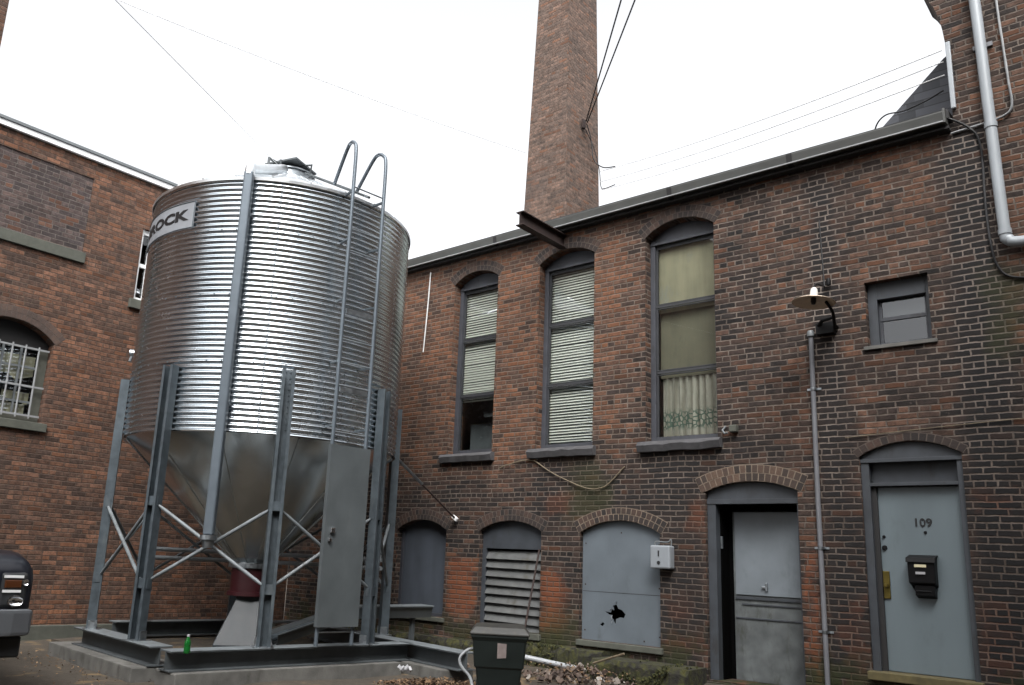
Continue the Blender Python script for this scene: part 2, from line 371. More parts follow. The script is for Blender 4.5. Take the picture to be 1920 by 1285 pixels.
def glassmat(name, tint=(.85,.9,.88), refl=.0):
    t = NT(name)
    tr = t.node('ShaderNodeBsdfTransparent'); tr.inputs[0].default_value = (*tint, 1)
    gl = t.node('ShaderNodeBsdfGlossy'); gl.inputs['Roughness'].default_value = .02; gl.inputs[0].default_value = (.9,.92,.95,1)
    mx = t.node('ShaderNodeMixShader'); lw = t.node('ShaderNodeLayerWeight'); lw.inputs[0].default_value = .5; t.l.new(t.math('ADD', t.math('MULTIPLY', t.math('POWER', lw.outputs['Facing'], 4), .8), .04+refl, clamp=True), mx.inputs[0]); t.l.new(tr.outputs[0], mx.inputs[1]); t.l.new(gl.outputs[0], mx.inputs[2])
    t.l.new(mx.outputs[0], t.out.inputs['Surface']); return t.m
M['glass'] = glassmat('old_window_glass', (.77,.795,.77), .035)
M['lens'] = glassmat('clear_lens', (.9,.92,.95), .08)
t = NT('green_bottle_glass'); t.set(Base_Color=(.010,.15,.025), Roughness=.08, Transmission_Weight=.5, IOR=1.45); M['bottle'] = t.m

t = NT('grey_slate_shingle'); x, y, z = t.sep(t.pos())
uu = t.math('ADD', x, t.math('MULTIPLY', y, .7)); rv = t.math('DIVIDE', t.math('ADD', z, 20), .11); row = t.math('FLOOR', rv)
cu = t.math('ADD', t.math('DIVIDE', uu, .2), t.math('MULTIPLY', t.math('MODULO', row, 2), .5))
w = t.node('ShaderNodeTexWhiteNoise', noise_dimensions='2D'); t.l.new(t.comb(t.math('FLOOR', cu), row), w.inputs['Vector'])
c = t.ramp(w.outputs['Value'], [(0,(.035,.038,.045)),(1,(.085,.09,.105))]); c = t.mix(t.sstep(t.math('FRACT', rv), .85, .98), c, (.015,.016,.018))
t.set(Base_Color=c, Roughness=.7); M['slate'] = t.m

# lace curtain: pale cloth, light and dark of its folds painted in, embroidered green border near its hem
t = NT('lace_curtain_cloth'); x, y, z = t.sep(t.pos())
wv = t.math('SINE', t.math('MULTIPLY', t.math('ADD', x, t.math('MULTIPLY', t.noise(3), .1)), 60))
c = t.mix(t.math('MULTIPLY', t.math('ADD', wv, 1), .5), (.19,.18,.15), (.33,.32,.28))
lv = t.node('ShaderNodeTexVoronoi', feature='DISTANCE_TO_EDGE'); t.l.new(t.pos(), lv.inputs['Vector']); lv.inputs['Scale'].default_value = 16
band = t.math('MULTIPLY', t.sstep(z, 1.86, 1.93), t.math('SUBTRACT', 1, t.sstep(z, 2.08, 2.2)))
c = t.mix(t.math('MULTIPLY', band, t.math('SUBTRACT', 1, t.sstep(lv.outputs['Distance'], .05, .22))), c, (.05,.09,.07))
t.set(Base_Color=c, Roughness=.9); M['lace'] = t.m

# yard: packed dirt and old concrete
t = NT('yard_dirt'); n1 = t.noise(.9, detail=6, rough=.65); n2 = t.noise(14, detail=5, rough=.7)
c = t.ramp(t.mixf(.45, n1, n2), [(.3,(.020,.016,.012)),(.5,(.040,.032,.023)),(.7,(.068,.054,.040))])
c = t.mix(t.sstep(t.noise(3.1, detail=5), .56, .68), c, (.115,.078,.04))
t.bump(n2, .7, .02); M['yard'] = t.set(Base_Color=c, Roughness=.93)
t = NT('mossy_stone'); n1 = t.noise(4, detail=6, rough=.7); n2 = t.noise(30, detail=5)
c = t.ramp(t.mixf(.5, n1, t.noise(17, detail=5)), [(.36,(.006,.0055,.005)),(.46,(.014,.013,.008)),(.55,(.030,.031,.007)),(.66,(.055,.048,.010))])
t.bump(t.mixf(.5, n1, n2), .9, .03); M['moss'] = t.set(Base_Color=c, Roughness=.95)
t = NT('dead_leaf'); t.pos()
c = t.ramp(t._g.outputs['Random Per Island'], [(0,(.03,.016,.009)),(.4,(.075,.042,.02)),(.75,(.125,.073,.034)),(1,(.20,.135,.08))]); M['leaf'] = t.set(Base_Color=c, Roughness=.85)
t = NT('rubble_piece'); t.pos()
c = t.ramp(t._g.outputs['Random Per Island'], [(0,(.035,.024,.02)),(.5,(.08,.055,.043)),(.85,(.14,.11,.09)),(1,(.26,.24,.22))]); t.bump(t.noise(40), .6, .01); M['rubble'] = t.set(Base_Color=c, Roughness=.9)

# ------------------------------------------------------------------ openings and walls
def arc(x0, x1, zs, zc, n=14):
    if zc - zs < 1e-4: return [(x1, zs), (x0, zs)]
    w = (x1-x0)/2; hgt = zc-zs; R = (w*w + hgt*hgt)/(2*hgt); cx = (x0+x1)/2; cz = zc - R; a = math.asin(w/R)
    return [(cx + R*math.sin(a - 2*a*i/n), cz + R*math.cos(a - 2*a*i/n)) for i in range(n+1)]
def outline(o): return [(o['x0'], o['zb']), (o['x1'], o['zb'])] + arc(o['x0'], o['x1'], o['zs'], o['zc'])

def wall(xf, outer, holes, name, m, parent, depth=.36):
    mb = MB(xf)
    loops = [[Vector((u, v, 0)) for u, v in outer]] + [[Vector((u, v, 0)) for u, v in outline(h)] for h in holes]
    flat = [p for L in loops for p in L]
    mb.add([(p.x, 0, p.y) for p in flat], [tuple(t) for t in tessellate_polygon(loops)])
    for L, h in zip(loops, [None] + list(holes)):
        n = len(L); D = depth if h is None else h.get('depth', depth)
        mb.add([(p.x, 0, p.y) for p in L] + [(p.x, D, p.y) for p in L], [(i, (i+1)%n, n+(i+1)%n, n+i) for i in range(n)])
    o = mb.build(name, m, parent, weld=True); return o

def arch(xf, o, rings, parent, vm, mm, th=.10, proud=.004, over=.03, name='brick_arch'):
    """Rowlock arch: a mortar bed and one small block per brick."""
    w = (o['x1']-o['x0'])/2; hgt = o['zc']-o['zs']; R = (w*w+hgt*hgt)/(2*hgt); cx = (o['x0']+o['x1'])/2; cz = o['zc']-R
    a = math.asin(w/R) + over/R
    bed = MB(xf); n = 18; T = th*rings + .004; vs = []
    for i in range(n+1):
        g = -a + 2*a*i/n
        for r in (R, R+T): vs += [(cx+r*math.sin(g), -proud*.6, cz+r*math.cos(g)), (cx+r*math.sin(g), .11, cz+r*math.cos(g))]
    fs = []
    for i in range(n):
        b = i*4; c = b+4
        fs += [(b, c, c+2, b+2), (b, b+1, c+1, c), (b+2, c+2, c+3, b+3)]
    fs += [(0,2,3,1), (n*4, n*4+1, n*4+3, n*4+2)]
    bo = bed.add(vs, fs).build(name, mm, parent)
    vb = MB(xf)
    for k in range(rings):
        r0 = R + th*k + .006; r1 = R + th*(k+1) - .006
        nb = max(6, int(2*a*(r0+r1)/2/.074))
        for j in range(nb):
            g0 = -a + 2*a*(j+.09)/nb; g1 = -a + 2*a*(j+.91)/nb; pr = proud + rnd.random()*.004
            vs = []
            for dd in (-pr, .1):
                for r, g in ((r0,g0),(r0,g1),(r1,g1),(r1,g0)): vs.append((cx+r*math.sin(g), dd, cz+r*math.cos(g)))
            vb.add(vs, [(0,1,2,3),(4,7,6,5),(0,4,5,1),(1,5,6,2),(2,6,7,3),(3,7,4,0)])
    vb.build('arch_bricks', vm, bo)
    return bo

# ------------------------------------------------------------------ main building
WIN = [dict(x0=-9.14, x1=-8.20, zb=1.70, zs=4.60, zc=4.76), dict(x0=-7.37, x1=-6.37, zb=1.70, zs=4.60, zc=4.76), dict(x0=-5.53, x1=-4.51, zb=1.70, zs=4.62, zc=4.80)]
BW = dict(x0=-10.16, x1=-9.06, zb=-.84, zs=.50, zc=.66, depth=.3)
VENT = dict(x0=-8.37, x1=-7.21, zb=-.92, zs=.50, zc=.65, depth=.3)
BOARD = dict(x0=-6.55, x1=-5.33, zb=-.92, zs=.50, zc=.66, depth=.3)
D1 = dict(x0=-4.70, x1=-3.55, zb=-1.22, zs=1.02, zc=1.14, depth=.45)
D2 = dict(x0=-2.85, x1=-1.84, zb=-.93, zs=1.38, zc=1.53, depth=.36)
SM = dict(x0=-2.68, x1=-2.02, zb=2.64, zs=3.41, zc=3.41, depth=.3)
main = thing('brick_building', (-7.3, FY, GZ), 'two storey sooty brick building with tall arched windows, boarded basement openings and two grey doors', 'building')
EAVE = 5.12
wall(facade, [(-13.0,-1.6),(-1.63,-1.6),(-1.63,EAVE),(-13.0,EAVE)], WIN+[BW,VENT,BOARD,D1,D2,SM], 'wall', M['brick'], main)
mb = MB(); mb.box((-13.0,FY+.36,-1.6),(-12.7,17.9,EAVE)); mb.box((-12.7,17.6,-1.6),(-1.63,17.9,EAVE)); mb.box((-1.93,FY+.36,-1.6),(-1.634,17.6,EAVE))
mb.build('back_wall', M['brick_far'], main)
mb = MB(); mb.box((-12.7,FY+.37,1.2),(-1.94,17.59,1.3)); mb.build('upper_floor', M['dark'], main)
mb = MB(); mb.box((-12.69,12.6,-1.5),(-1.95,12.7,5.0)); mb.build('inner_wall', M['lintel_shade'], main)
# roof: low slope rising to the back, with a thick edge
mb = MB(); mb.prism([(0,EAVE+.03),(0,EAVE+.14),(8.1,EAVE+.9),(8.1,EAVE+.8)], ((-13.2,FY-.1,0),(0,1,0),(0,0,1)), ((-1.66,FY-.1,0),(0,1,0),(0,0,1)))
roof = mb.build('roof', M['roofing'], main)
# gutter: box section with a rolled lip
prof = [(0,0),(-.06,.0),(-.13,.008),(-.13,.02),(-.15,.12),(-.15,.135),(-.138,.135),(-.135,.12),(-.115,.03),(-.02,.02),(0,.02)]
mb = MB(); mb.prism(prof, ((-13.2,FY-.03,5.055),(0,1,0),(0,0,1)), ((-1.70,FY-.03,5.075),(0,1,0),(0,0,1)))
mb.box((-1.70,FY-.18,5.07),(-1.675,FY-.03,5.245))
gt = mb.build('gutter', M['gutter'], main)
for gx in (-8.2, -5.1, -3.45):
    mb = MB(); mb.prism([(-.02,-.004),(-.06,-.004),(-.133,.004),(-.134,.02),(-.154,.12),(-.154,.139),(-.13,.139),(-.10,.02)], ((gx,FY-.03,5.056+.0017*(gx+13)),(0,1,0),(0,0,1)), ((gx+.07,FY-.03,5.056+.0017*(gx+13)),(0,1,0),(0,0,1))); mb.build('gutter_joint', M['dark_trim_shade'], gt)
mb = MB(); mb.prism([(-.135,.0),(-.165,.0),(-.165,.016),(-.135,.014)], ((-13.2,FY-.03,5.052),(0,1,0),(0,0,1)), ((-1.70,FY-.03,5.072),(0,1,0),(0,0,1))); mb.build('drip_lip', M['thin_conduit'], gt)
mb = MB(facade); mb.box((-13.0,-.11,5.02),(-1.66,-.003,5.05)); mb.build('eave_board', M['dark_trim_shade'], main)  # board darkened for the band of shade below the gutter

def tall_window(o, kind):
    w = MB(facade); x0, x1 = o['x0'], o['x1']; zb, zs, zc = o['zb'], o['zs'], o['zc']
    d0 = .15; fw = .07
    # frame: jambs, arched head panel, bottom rail
    w.box((x0, d0, zb), (x0+fw, d0+.11, zs-.02)); w.box((x1-fw, d0, zb), (x1, d0+.11, zs-.02)); w.box((x0+fw, d0, zb), (x1-fw, d0+.11, zb+.075))
    ar = arc(x0, x1, zs, zc); head = [(x0, zs-.05), (x1, zs-.05)] + ar
    w.prism(head, ((0,d0+.02,0),(1,0,0),(0,0,1)), ((0,d0+.12,0),(1,0,0),(0,0,1)))
    w.box((x0, d0-.012, zs-.085), (x1, d0+.018, zs-.05))
    fr = w.build('window', M['frame'], main, bevel=.004)
    s = MB(facade); r1, r2 = 3.63, 2.68; a, b = x0+fw, x1-fw; t = zs-.085; q = d0+.035
    for zz in (r1, r2): s.box((a, q, zz-.017), (b, q+.022, zz+.017))
    for lo, hi in ((zb+.075, r2-.025), (r2+.025, r1-.025), (r1+.025, t)):
        s.box((a, q+.008, lo), (a+.022, q+.04, hi)); s.box((b-.022, q+.008, lo), (b, q+.04, hi))
        s.box((a+.022, q+.008, lo), (b-.022, q+.04, lo+.014)); s.box((a+.022, q+.008, hi-(.05 if hi > 4 else .014)), (b-.022, q+.03, hi))  # topmost rail made deeper and dark to stand for shade under the head
    s.build('sash', M['sash'], fr)
    g = MB(facade); g.add([(a+.01,q+.024,zb+.07),(b-.01,q+.024,zb+.07),(b-.01,q+.024,t),(a+.01,q+.024,t)], [(0,1,2,3)]); g.build('pane', M['glass'], fr)
    k = MB(facade); bd = q+.075
    if kind == 'blind_half' or kind == 'blind_full':
        lo = 2.60 if kind == 'blind_half' else 1.83; hi = zs-.10; n = int((hi-lo)/.043)
        for i in range(n):
            z = hi - i*.043 + rnd.gauss(0,.0018); ti = .016 + rnd.gauss(0,.0035); bw = rnd.gauss(0,.0022); op = .0145 if (z < r2 and kind == 'blind_full') else .012
            k.add([(a-.01, bd-op, z-.019+(op-.012)*1.6), (b+.01, bd-op, z-.019+bw+(op-.012)*1.6), (b+.01, bd+op, z+ti+bw-(op-.012)*1.6), (a-.01, bd+op, z+ti-(op-.012)*1.6)], [(0,1,2,3)])
        k.box((a-.01, bd-.015, hi), (b+.01, bd+.02, hi+.04)); k.box((a, bd-.01, hi-n*.043-.012), (b, bd+.01, hi-n*.043+.006))
        k.build('slat_blind', M['blind'], fr)
    else:
        k.box((a, bd, 3.55), (b, bd+.004, zs-.02)); k.build('roller_shade', M['shade'], fr)
        k = MB(facade); k.box((a, bd+.05, 2.62), (b, bd+.054, 3.7)); k.build('inner_shade', M['lintel_shade'], fr)
        k = MB(facade); n = 60; vs = []
        for i in range(n+1):
            xx = a + .06 + (b-a-.06)*i/n; dd = bd + .02*math.sin(i*.9) + .01*math.sin(i*2.3)
            vs += [(xx, dd, 1.80), (xx, dd, 2.60)]
        k.add(vs, [(2*i, 2*i+2, 2*i+3, 2*i+1) for i in range(n)]); k.build('lace_curtain', M['lace'], fr, smooth=60)
    if kind == 'blind_full': k = MB(facade); k.box((a, bd+.05, zb+.08), (b, bd+.054, t)); k.build('blind_backing', M['slat_backing'], fr)  # grey sheet added behind the slats so their gaps look less dark
    if kind == 'blind_half':
        k = MB(facade); k.box((a, bd+.05, 2.62), (b, bd+.054, t)); k.build('blind_backing', M['slat_backing'], fr)  # same added backing behind the raised blind
        k = MB(facade); k.box((a-.1, bd+.35, zb-.1), (a+.42, bd+.75, 2.28)); k.build('stored_box', M['clutter'], fr)
        k = MB(facade); k.box((a+.30, bd+.20, 2.36), (b+.3, bd+.23, 2.42)); k.build('inner_shelf', M['clutter'], fr)
    return fr
for o, k, L in zip(WIN, ('blind_half', 'blind_full', 'shade'), ('window with slat blind raised above its dark lowest pane', 'window with slat blind lowered over all three panes', 'window with yellowed roller shade above a lace curtain')):
    f = tall_window(o, k); f['label'] = L
    arch(facade, o, 2, main, M['voussoir'], M['mortar_dk'], th=.085, over=.02)
    sl = MB(facade); r = random.Random(o['x0']); n = 9; a, b = o['x0']-.09, o['x1']+.06; zt = o['zb']-.004
    vs = []
    for i in range(n+1):                       # hewn stone: uneven front face
        xx = a + (b-a)*i/n; j = r.uniform(-.014, .014); k = r.uniform(-.01, .01)
        vs += [(xx, .2, zt), (xx, -.06+j*.5, zt), (xx, -.105+j, zt-.05+k), (xx, -.075+j, zt-.135+k*.8), (xx, .2, zt-.135)]
    fs = [(i*5+k, i*5+(k+1)%5, i*5+5+(k+1)%5, i*5+5+k) for i in range(n) for k in range(5)] + [(0,1,2,3,4), tuple(n*5+k for k in range(5))]
    sl.add(vs, fs).build('sill', M['stone_sill'], f)

# small square window under a plain lintel
w = MB(facade); a, b, lo, hi = SM['x0'], SM['x1'], SM['zb'], SM['zs']
w.box((a,.10,lo),(a+.10,.26,hi)); w.box((b-.05,.10,lo),(b,.26,hi)); w.box((a+.10,.10,hi-.20),(b-.05,.26,hi)); w.box((a+.1,.12,lo),(b-.05,.26,lo+.05))
f = w.build('window', M['frame_door'], main, bevel=.004); f['label'] = 'small square window with its own short sash'
w = MB(facade); w.box((a+.10,.16,2.96),(b-.05,.2,3.0)); w.box((a+.1,.165,lo+.05),(a+.13,.2,hi-.2)); w.box((b-.08,.165,lo+.05),(b-.05,.2,hi-.2)); w.build('sash', M['frame'], f)
w = MB(facade); w.add([(a+.10,.18,lo+.04),(b-.05,.18,lo+.04),(b-.05,.18,hi-.2),(a+.10,.18,hi-.2)], [(0,1,2,3)]); w.build('pane', M['glass'], f)
w = MB(facade); w.box((a+.11,.23,3.0),(b-.06,.234,hi-.2)); w.build('half_blind', M['frame_door'], f)
w = MB(facade); w.box((a-.04,-.035,lo-.045),(b+.05,.2,lo-.003)); w.build('sill', M['concrete'], f, bevel=.004)
w = MB(facade); w.box((a-.003,.27,lo-.3),(b+.003,.34,hi+.3)); w.build('window_back', M['dark'], f)

# basement openings
def fill_panel(o, name, m, d0, d1, label, inset=.0, bevel=.003):
    pl = [(o['x0']+inset, o['zb']), (o['x1']-inset, o['zb'])] + arc(o['x0']+inset, o['x1']-inset, o['zs'], o['zc']-inset*.5)
    w = MB(facade); w.prism(pl, ((0,d0,0),(1,0,0),(0,0,1)), ((0,d1,0),(1,0,0),(0,0,1)))
    b = w.build(name, m, main, bevel=bevel); b['label'] = label; return b
for o in (BW, VENT, BOARD): arch(facade, o, 2, main, M['voussoir'], M['mortar'] if o is BOARD else M['mortar_dk'], th=.085, over=.03)
b1 = fill_panel(BW, 'boarded_opening', M['board_dark'], .14, .18, 'streaked dark slate coloured board in arched opening')
mb = MB(facade); mb.box((BW['x0'],.11,BW['zb']),(BW['x0']+.05,.138,BW['zs']-.02)); mb.box((BW['x1']-.06,.11,BW['zb']),(BW['x1'],.138,BW['zs']-.02)); mb.box((BW['x0']+.05,.113,BW['zb']),(BW['x1']-.06,.137,BW['zb']+.05)); mb.build('frame', M['frame'], b1)
hole = [(-6.19,-.54),(-6.10,-.545),(-6.08,-.50),(-6.05,-.515),(-6.07,-.455),(-6.01,-.44),(-5.985,-.49),(-5.93,-.505),(-5.875,-.555),(-5.90,-.605),(-5.96,-.60),(-6.015,-.625),(-6.03,-.70),(-6.06,-.64),(-6.09,-.605),(-6.075,-.58),(-6.13,-.575)]
hole2 = [(-6.265,-.715),(-6.23,-.735),(-6.19,-.70),(-6.22,-.68)]
pl = [(BOARD['x0'], BOARD['zb']), (BOARD['x1'], BOARD['zb'])] + arc(BOARD['x0'], BOARD['x1'], BOARD['zs'], BOARD['zc'])
w = MB(facade); L3 = [[Vector((u, v, 0)) for u, v in P_] for P_ in (pl, hole, hole2)]; flat = [p for L in L3 for p in L]
w.add([(p.x, .075, p.y) for p in flat], [tuple(t_) for t_ in tessellate_polygon(L3)])
for L in L3:
    n = len(L); w.add([(p.x, .075, p.y) for p in L] + [(p.x, .087, p.y) for p in L], [(i_, (i_+1)%n, n+(i_+1)%n, n+i_) for i_ in range(n)])
b2 = w.build('boarded_opening', M['board'], main, weld=True); b2['label'] = 'smooth blue grey board with a ragged hole low down'
w = MB(facade); w.box((BOARD['x0']+.01,.26,BOARD['zb']),(BOARD['x1']-.01,.29,BOARD['zs'])); w.build('hole_backing', M['dark'], b2)  # black sheet paints the dark depth seen through the hole
for (sx, sz) in ((-6.5,-.8),(-6.5,-.2),(-6.5,.35),(-5.38,-.8),(-5.38,-.2),(-5.38,.35),(-5.94,.5),(-5.6,-.87)):
    w = MB(); w.tube([(sx,FY+.075,sz),(sx,FY+.0715,sz)], .011, 8); w.build('screw', M['rust'], b2)
w = MB(facade); w.box((-6.54,.0735,-.292),(-5.34,.0755,-.286)); w.build('board_joint', M['dark_trim_shade'], b2)
for (x,z,dx,dz) in ((-6.09,-.52,.045,.035),(-6.07,-.6,.035,-.04),(-6.0,-.43,.03,.03),(-6.055,-.66,.015,-.03)):     # torn lips round the hole
    mb = MB(facade); mb.add([(x-.03,.074,z),(x+dx-.03,.045,z+dz),(x+.025-.03,.072,z+.025)], [(0,1,2)]); mb.build('torn_edge', M['meter'], b2)
# louvered vent
w = MB(facade); o = VENT; ar = arc(o['x0'], o['x1'], o['zs'], o['zc'])
w.prism([(o['x0'], .24), (o['x1'], .24)] + ar, ((0,.09,0),(1,0,0),(0,0,1)), ((0,.2,0),(1,0,0),(0,0,1)))
w.box((o['x0'],.085,o['zb']),(o['x0']+.075,.2,.24)); w.box((o['x1']-.02,.085,o['zb']),(o['x1'],.2,.24))
v = w.build('louvered_vent', M['frame_door'], main, bevel=.004)
w = MB(facade); n = 9
for i in range(n):
    z = .21 - i*.128; tw = (rnd.random()-.5)*.012
    a, b = o['x0']+.075, o['x1']-.02
    w.add([(a,.085,z-.122),(b,.085,z-.122-.012+tw),(b,.15,z-.004+tw),(a,.15,z+.004),(a,.095,z-.126),(b,.095,z-.138+tw),(b,.16,z-.008+tw),(a,.16,z)], [(0,1,2,3),(4,7,6,5),(0,4,5,1),(1,5,6,2),(2,6,7,3),(3,7,4,0)])
w.build('louver_slats', M['louver'], v)
w = MB(facade); w.box((o['x0']+.01,.22,o['zb']),(o['x1']-.01,.26,.6)); w.build('vent_back', M['dark'], v)
w = MB(facade); w.box((o['x0']-.02,-.05,o['zb']-.09),(o['x1']+.03,.2,o['zb']-.003)); w.build('sill', M['stone_green'], v, bevel=.01)
w = MB(facade); w.box((BW['x0']-.03,-.04,BW['zb']-.07),(BW['x1']+.05,.2,BW['zb']-.003)); w.build('sill', M['stone_green'], b1, bevel=.01)
w = MB(facade); w.box((BOARD['x0']-.02,-.05,BOARD['zb']-.08),(BOARD['x1']+.04,.2,BOARD['zb']-.003)); w.build('sill', M['stone_green'], b2, bevel=.01)

# deep doorway with a half-glazed style door leaf, boarded
arch(facade, D1, 2, main, M['voussoir_door'], M['mortar'], th=.10, over=.05)
w = MB(facade); o = D1; a, b = o['x0'], o['x1']
w.prism([(a,.92),(b,.92)] + arc(a, b, o['zs'], o['zc']), ((0,.07,0),(1,0,0),(0,0,1)), ((0,.14,0),(1,0,0),(0,0,1)))
w.box((a,.05,.87),(b,.10,.93)); w.box((a,.06,-1.22),(a+.11,.18,.87)); w.box((b-.035,.06,-1.22),(b,.18,.87))
dr = w.build('door', M['frame_door'], main, bevel=.005); dr['label'] = 'deep set door with two plain panels under an arch of pale bricks'
w = MB(facade); w.box((a+.11,.18,-1.22),(a+.125,.44,.87)); w.box((a+.125,.18,.85),(b-.035,.44,.87)); w.build('jamb_lining', M['dark'], dr)  # lining blackened for the shade of the deep doorway
w = MB(facade); la, lb = a+.185, b-.035; w.box((la,.38,-1.22),(lb,.43,.80)); lf = w.build('door_leaf', M['door_low'], dr, bevel=.004)
w = MB(facade); w.box((a+.12,.40,-1.22),(la-.003,.44,.85)); w.box((la-.003,.405,.803),(lb,.44,.85)); w.build('gap_shade', M['dark'], dr)  # black strips stand for the shade beside and above the leaf
w = MB(facade); w.box((la+.03,.36,-.215),(lb-.004,.379,.79)); w.build('upper_panel', M['door_old'], lf, bevel=.004)
w = MB(facade); w.box((la+.02,.362,-.27),(lb-.01,.379,-.235)); w.box((la+.1,.366,-.335),(lb-.05,.379,-.315)); w.box((la+.02,.366,-.50),(lb-.01,.379,-.48)); w.build('lock_rail', M['frame_door'], lf, bevel=.003)
w = MB(facade); w.box((la+.36,.335,-.13),(la+.44,.36,-.10)); w.box((la+.41,.33,-.155),(la+.435,.36,-.06)); w.build('handle', M['galv'], lf, bevel=.006)
w = MB(facade); w.box((a+.115,.165,.33),(a+.135,.20,.48)); w.build('hinge', M['galv'], dr, bevel=.003)

# door with number 109 and transom
arch(facade, D2, 1, main, M['voussoir'], M['mortar_dk'], th=.09, over=.02)
w = MB(facade); o = D2; a, b = o['x0'], o['x1']
w.prism([(a,1.33),(b,1.33)] + arc(a, b, o['zs'], o['zc']), ((0,.05,0),(1,0,0),(0,0,1)), ((0,.12,0),(1,0,0),(0,0,1)))
w.box((a,.04,-.93),(a+.085,.2,1.33)); w.box((b-.06,.04,-.93),(b,.2,1.33)); w.box((a+.085,.045,1.05),(b-.06,.2,1.085)); w.box((a-.01,.025,1.31),(b+.01,.06,1.35))
dr2 = w.build('door', M['frame_door'], main, bevel=.005); mq = MB(facade); mq.box((a+.085,.09,-.92),(a+.135,.128,1.045)); mq.build('jamb', M['dark_trim_shade'], dr2); dr2['label'] = 'plain pale grey door with house number and blind transom'
w = MB(facade); w.box((a+.085,.14,1.085),(b-.06,.16,1.33)); w.build('transom_panel', M['frame_door'], dr2)
w = MB(facade); w.box((a+.09,.13,-.9),(b-.065,.175,1.045)); lf2 = w.build('door_leaf', M['door'], dr2, bevel=.004)
w = MB(facade); w.box((a-.02,-.10,-.99),(b+.03,.2,-.905)); w.build('threshold', paint('mossy_threshold', (.14,.115,.05), .9, .4, 12), dr2, bevel=.008)
vs, fs = text_mesh('109', .125, .004, .002)
w = MB(facade); w.add([(x-2.285, .126-z, y+.655) for x, y, z in vs], fs); w.build('house_number', M['sign_black'], lf2)
w = MB(facade); w.lathe([(.0,0),(.016,0),(.016,.01),(0,.012)], 10, (0,0,0)); 
w.v = [(-2.265+p[0], FY+.13-(p[2]-0), .555+(p[1]-FY)) for p in w.v]; w.build('peephole', M['black_metal'], lf2)
w = MB(facade); w.box((a+.137,.112,-.155),(a+.205,.1285,.135)); pl = w.build('lock_plate', M['brass'], lf2, bevel=.004)
w = MB(); w.lathe([(.0,.055),(.02,.053),(.026,.04),(.02,.025),(.01,.02),(.01,0)], 14); w.v = [(a+.172+p[0], FY+.112-p[2], -.02+p[1]) for p in w.v]; w.build('handle', M['brass'], pl, smooth=50)
for zz, rr in ((.385,.028),(.505,.016)):
    w = MB(); w.lathe([(.0,.022),(rr*.8,.02),(rr,.008),(rr,0)], 14); w.v = [(a+.172+p[0], FY+.13-p[2], zz+p[1]) for p in w.v]; w.build('lock_cylinder', M['black_metal'], lf2, smooth=50)

# plinth and mossy ledges at the foot of the wall
mb = MB(); r = random.Random(3)
def rough_slab(x0, x1, y0, y1, z0, z1, n, amp):
    vs = []
    for i in range(n+1):
        xx = x0 + (x1-x0)*i/n; j = r.uniform(-amp, amp); k = r.uniform(-amp, amp)
        vs += [(xx, y1, z1), (xx, y0+.05+j, z1+k*.4), (xx, y0+j, z1-.06+k), (xx, y0-.03+j, z0), (xx, y1, z0)]
    fs = [(i*5+k, i*5+(k+1)%5, i*5+5+(k+1)%5, i*5+5+k) for i in range(n) for k in range(5)] + [(0,1,2,3,4), tuple(n*5+k for k in range(5))]
    return vs, fs
mb.add(*rough_slab(-7.25, -6.05, 9.74, 10.0, -1.6, -1.04, 26, .05)); mb.add(*rough_slab(-12.0, -7.25, 9.86, 10.0, -1.6, -1.12, 70, .04))
mb.build('plinth', M['moss'], main)
mb = MB(); mb.add(*rough_slab(-6.05, -4.72, 9.52, 9.998, -1.6, -1.09, 24, .025))
tag(mb.build('mossy_step', M['moss'], None), 'low moss covered step at the wall beside the deep set door', 'step')

# ------------------------------------------------------------------ tall block on the right, coplanar
tall = thing('brick_building', (1.2, FY, GZ), 'taller brick building continuing the wall beyond the end of the gutter', 'building')
edge = [(-1.63,EAVE-.02),(-1.63,5.6),(-1.64,6.15),(-1.655,6.32),(-1.675,6.46),(-1.70,6.58),(-1.735,6.68),(-1.78,6.78),(-1.83,6.86),(-1.83,9.5)]
wall(facade, [(-1.63,-1.6),(3.5,-1.6),(3.5,9.5)] + edge[::-1], [], 'wall', M['brick'], tall, depth=.5)
mb = MB(); mb.box((-1.62,FY+.5,-1.6),(-1.2,18,9.4)); mb.box((3.1,FY+.5,-1.6),(3.5,18,9.4)); mb.box((-1.62,FY+.5,9.2),(3.5,18,9.45)); mb.build('back_wall', M['brick_far'], tall)
# slate clad cheek and lean-to roof rising against the block
tri = [(-3.05,5.42),(-1.66,5.42),(-1.66,6.66),(-1.84,6.55)]
mb = MB(); mb.prism(tri, ((0,11.0,0),(1,0,0),(0,0,1)), ((0,14.5,0),(1,0,0),(0,0,1))); mb.build('slate_roof', M['slate'], tall)
# ------------------------------------------------------------------ chimney
ch = thing('brick_chimney', (-9.5, 13.6, EAVE), 'tall square tapering brick chimney rising behind the gutter line', 'chimney')
mb = MB(); za, zb = 4.9, 15.0
def cr(z):
    k = (z-6.9)/4.6
    return (-10.05+.19*k, -8.98-.02*k, 13.0+.02*k, 14.27-.14*k)
vs = []
for z in (za, zb):
    a0, a1, y0, y1 = cr(z); vs += [(a0,y0,z),(a1,y0,z),(a1,y1,z),(a0,y1,z)]
mb.add(vs, [(0,1,5,4),(1,2,6,5),(2,3,7,6),(3,0,4,7),(4,5,6,7)]); mb.build('stack', M['brick_chimney'], ch)
mb = MB(); a0, a1, y0, y1 = cr(15); mb.box((a0-.12,y0-.12,15.002),(a1+.12,y1+.12,15.4)); mb.build('cap', M['brick_chimney'], ch)
mb = MB(); mb.box((-8.965,13.5,9.08),(-8.92,13.6,9.28)); mb.build('cable_bracket', M['rust'], ch)

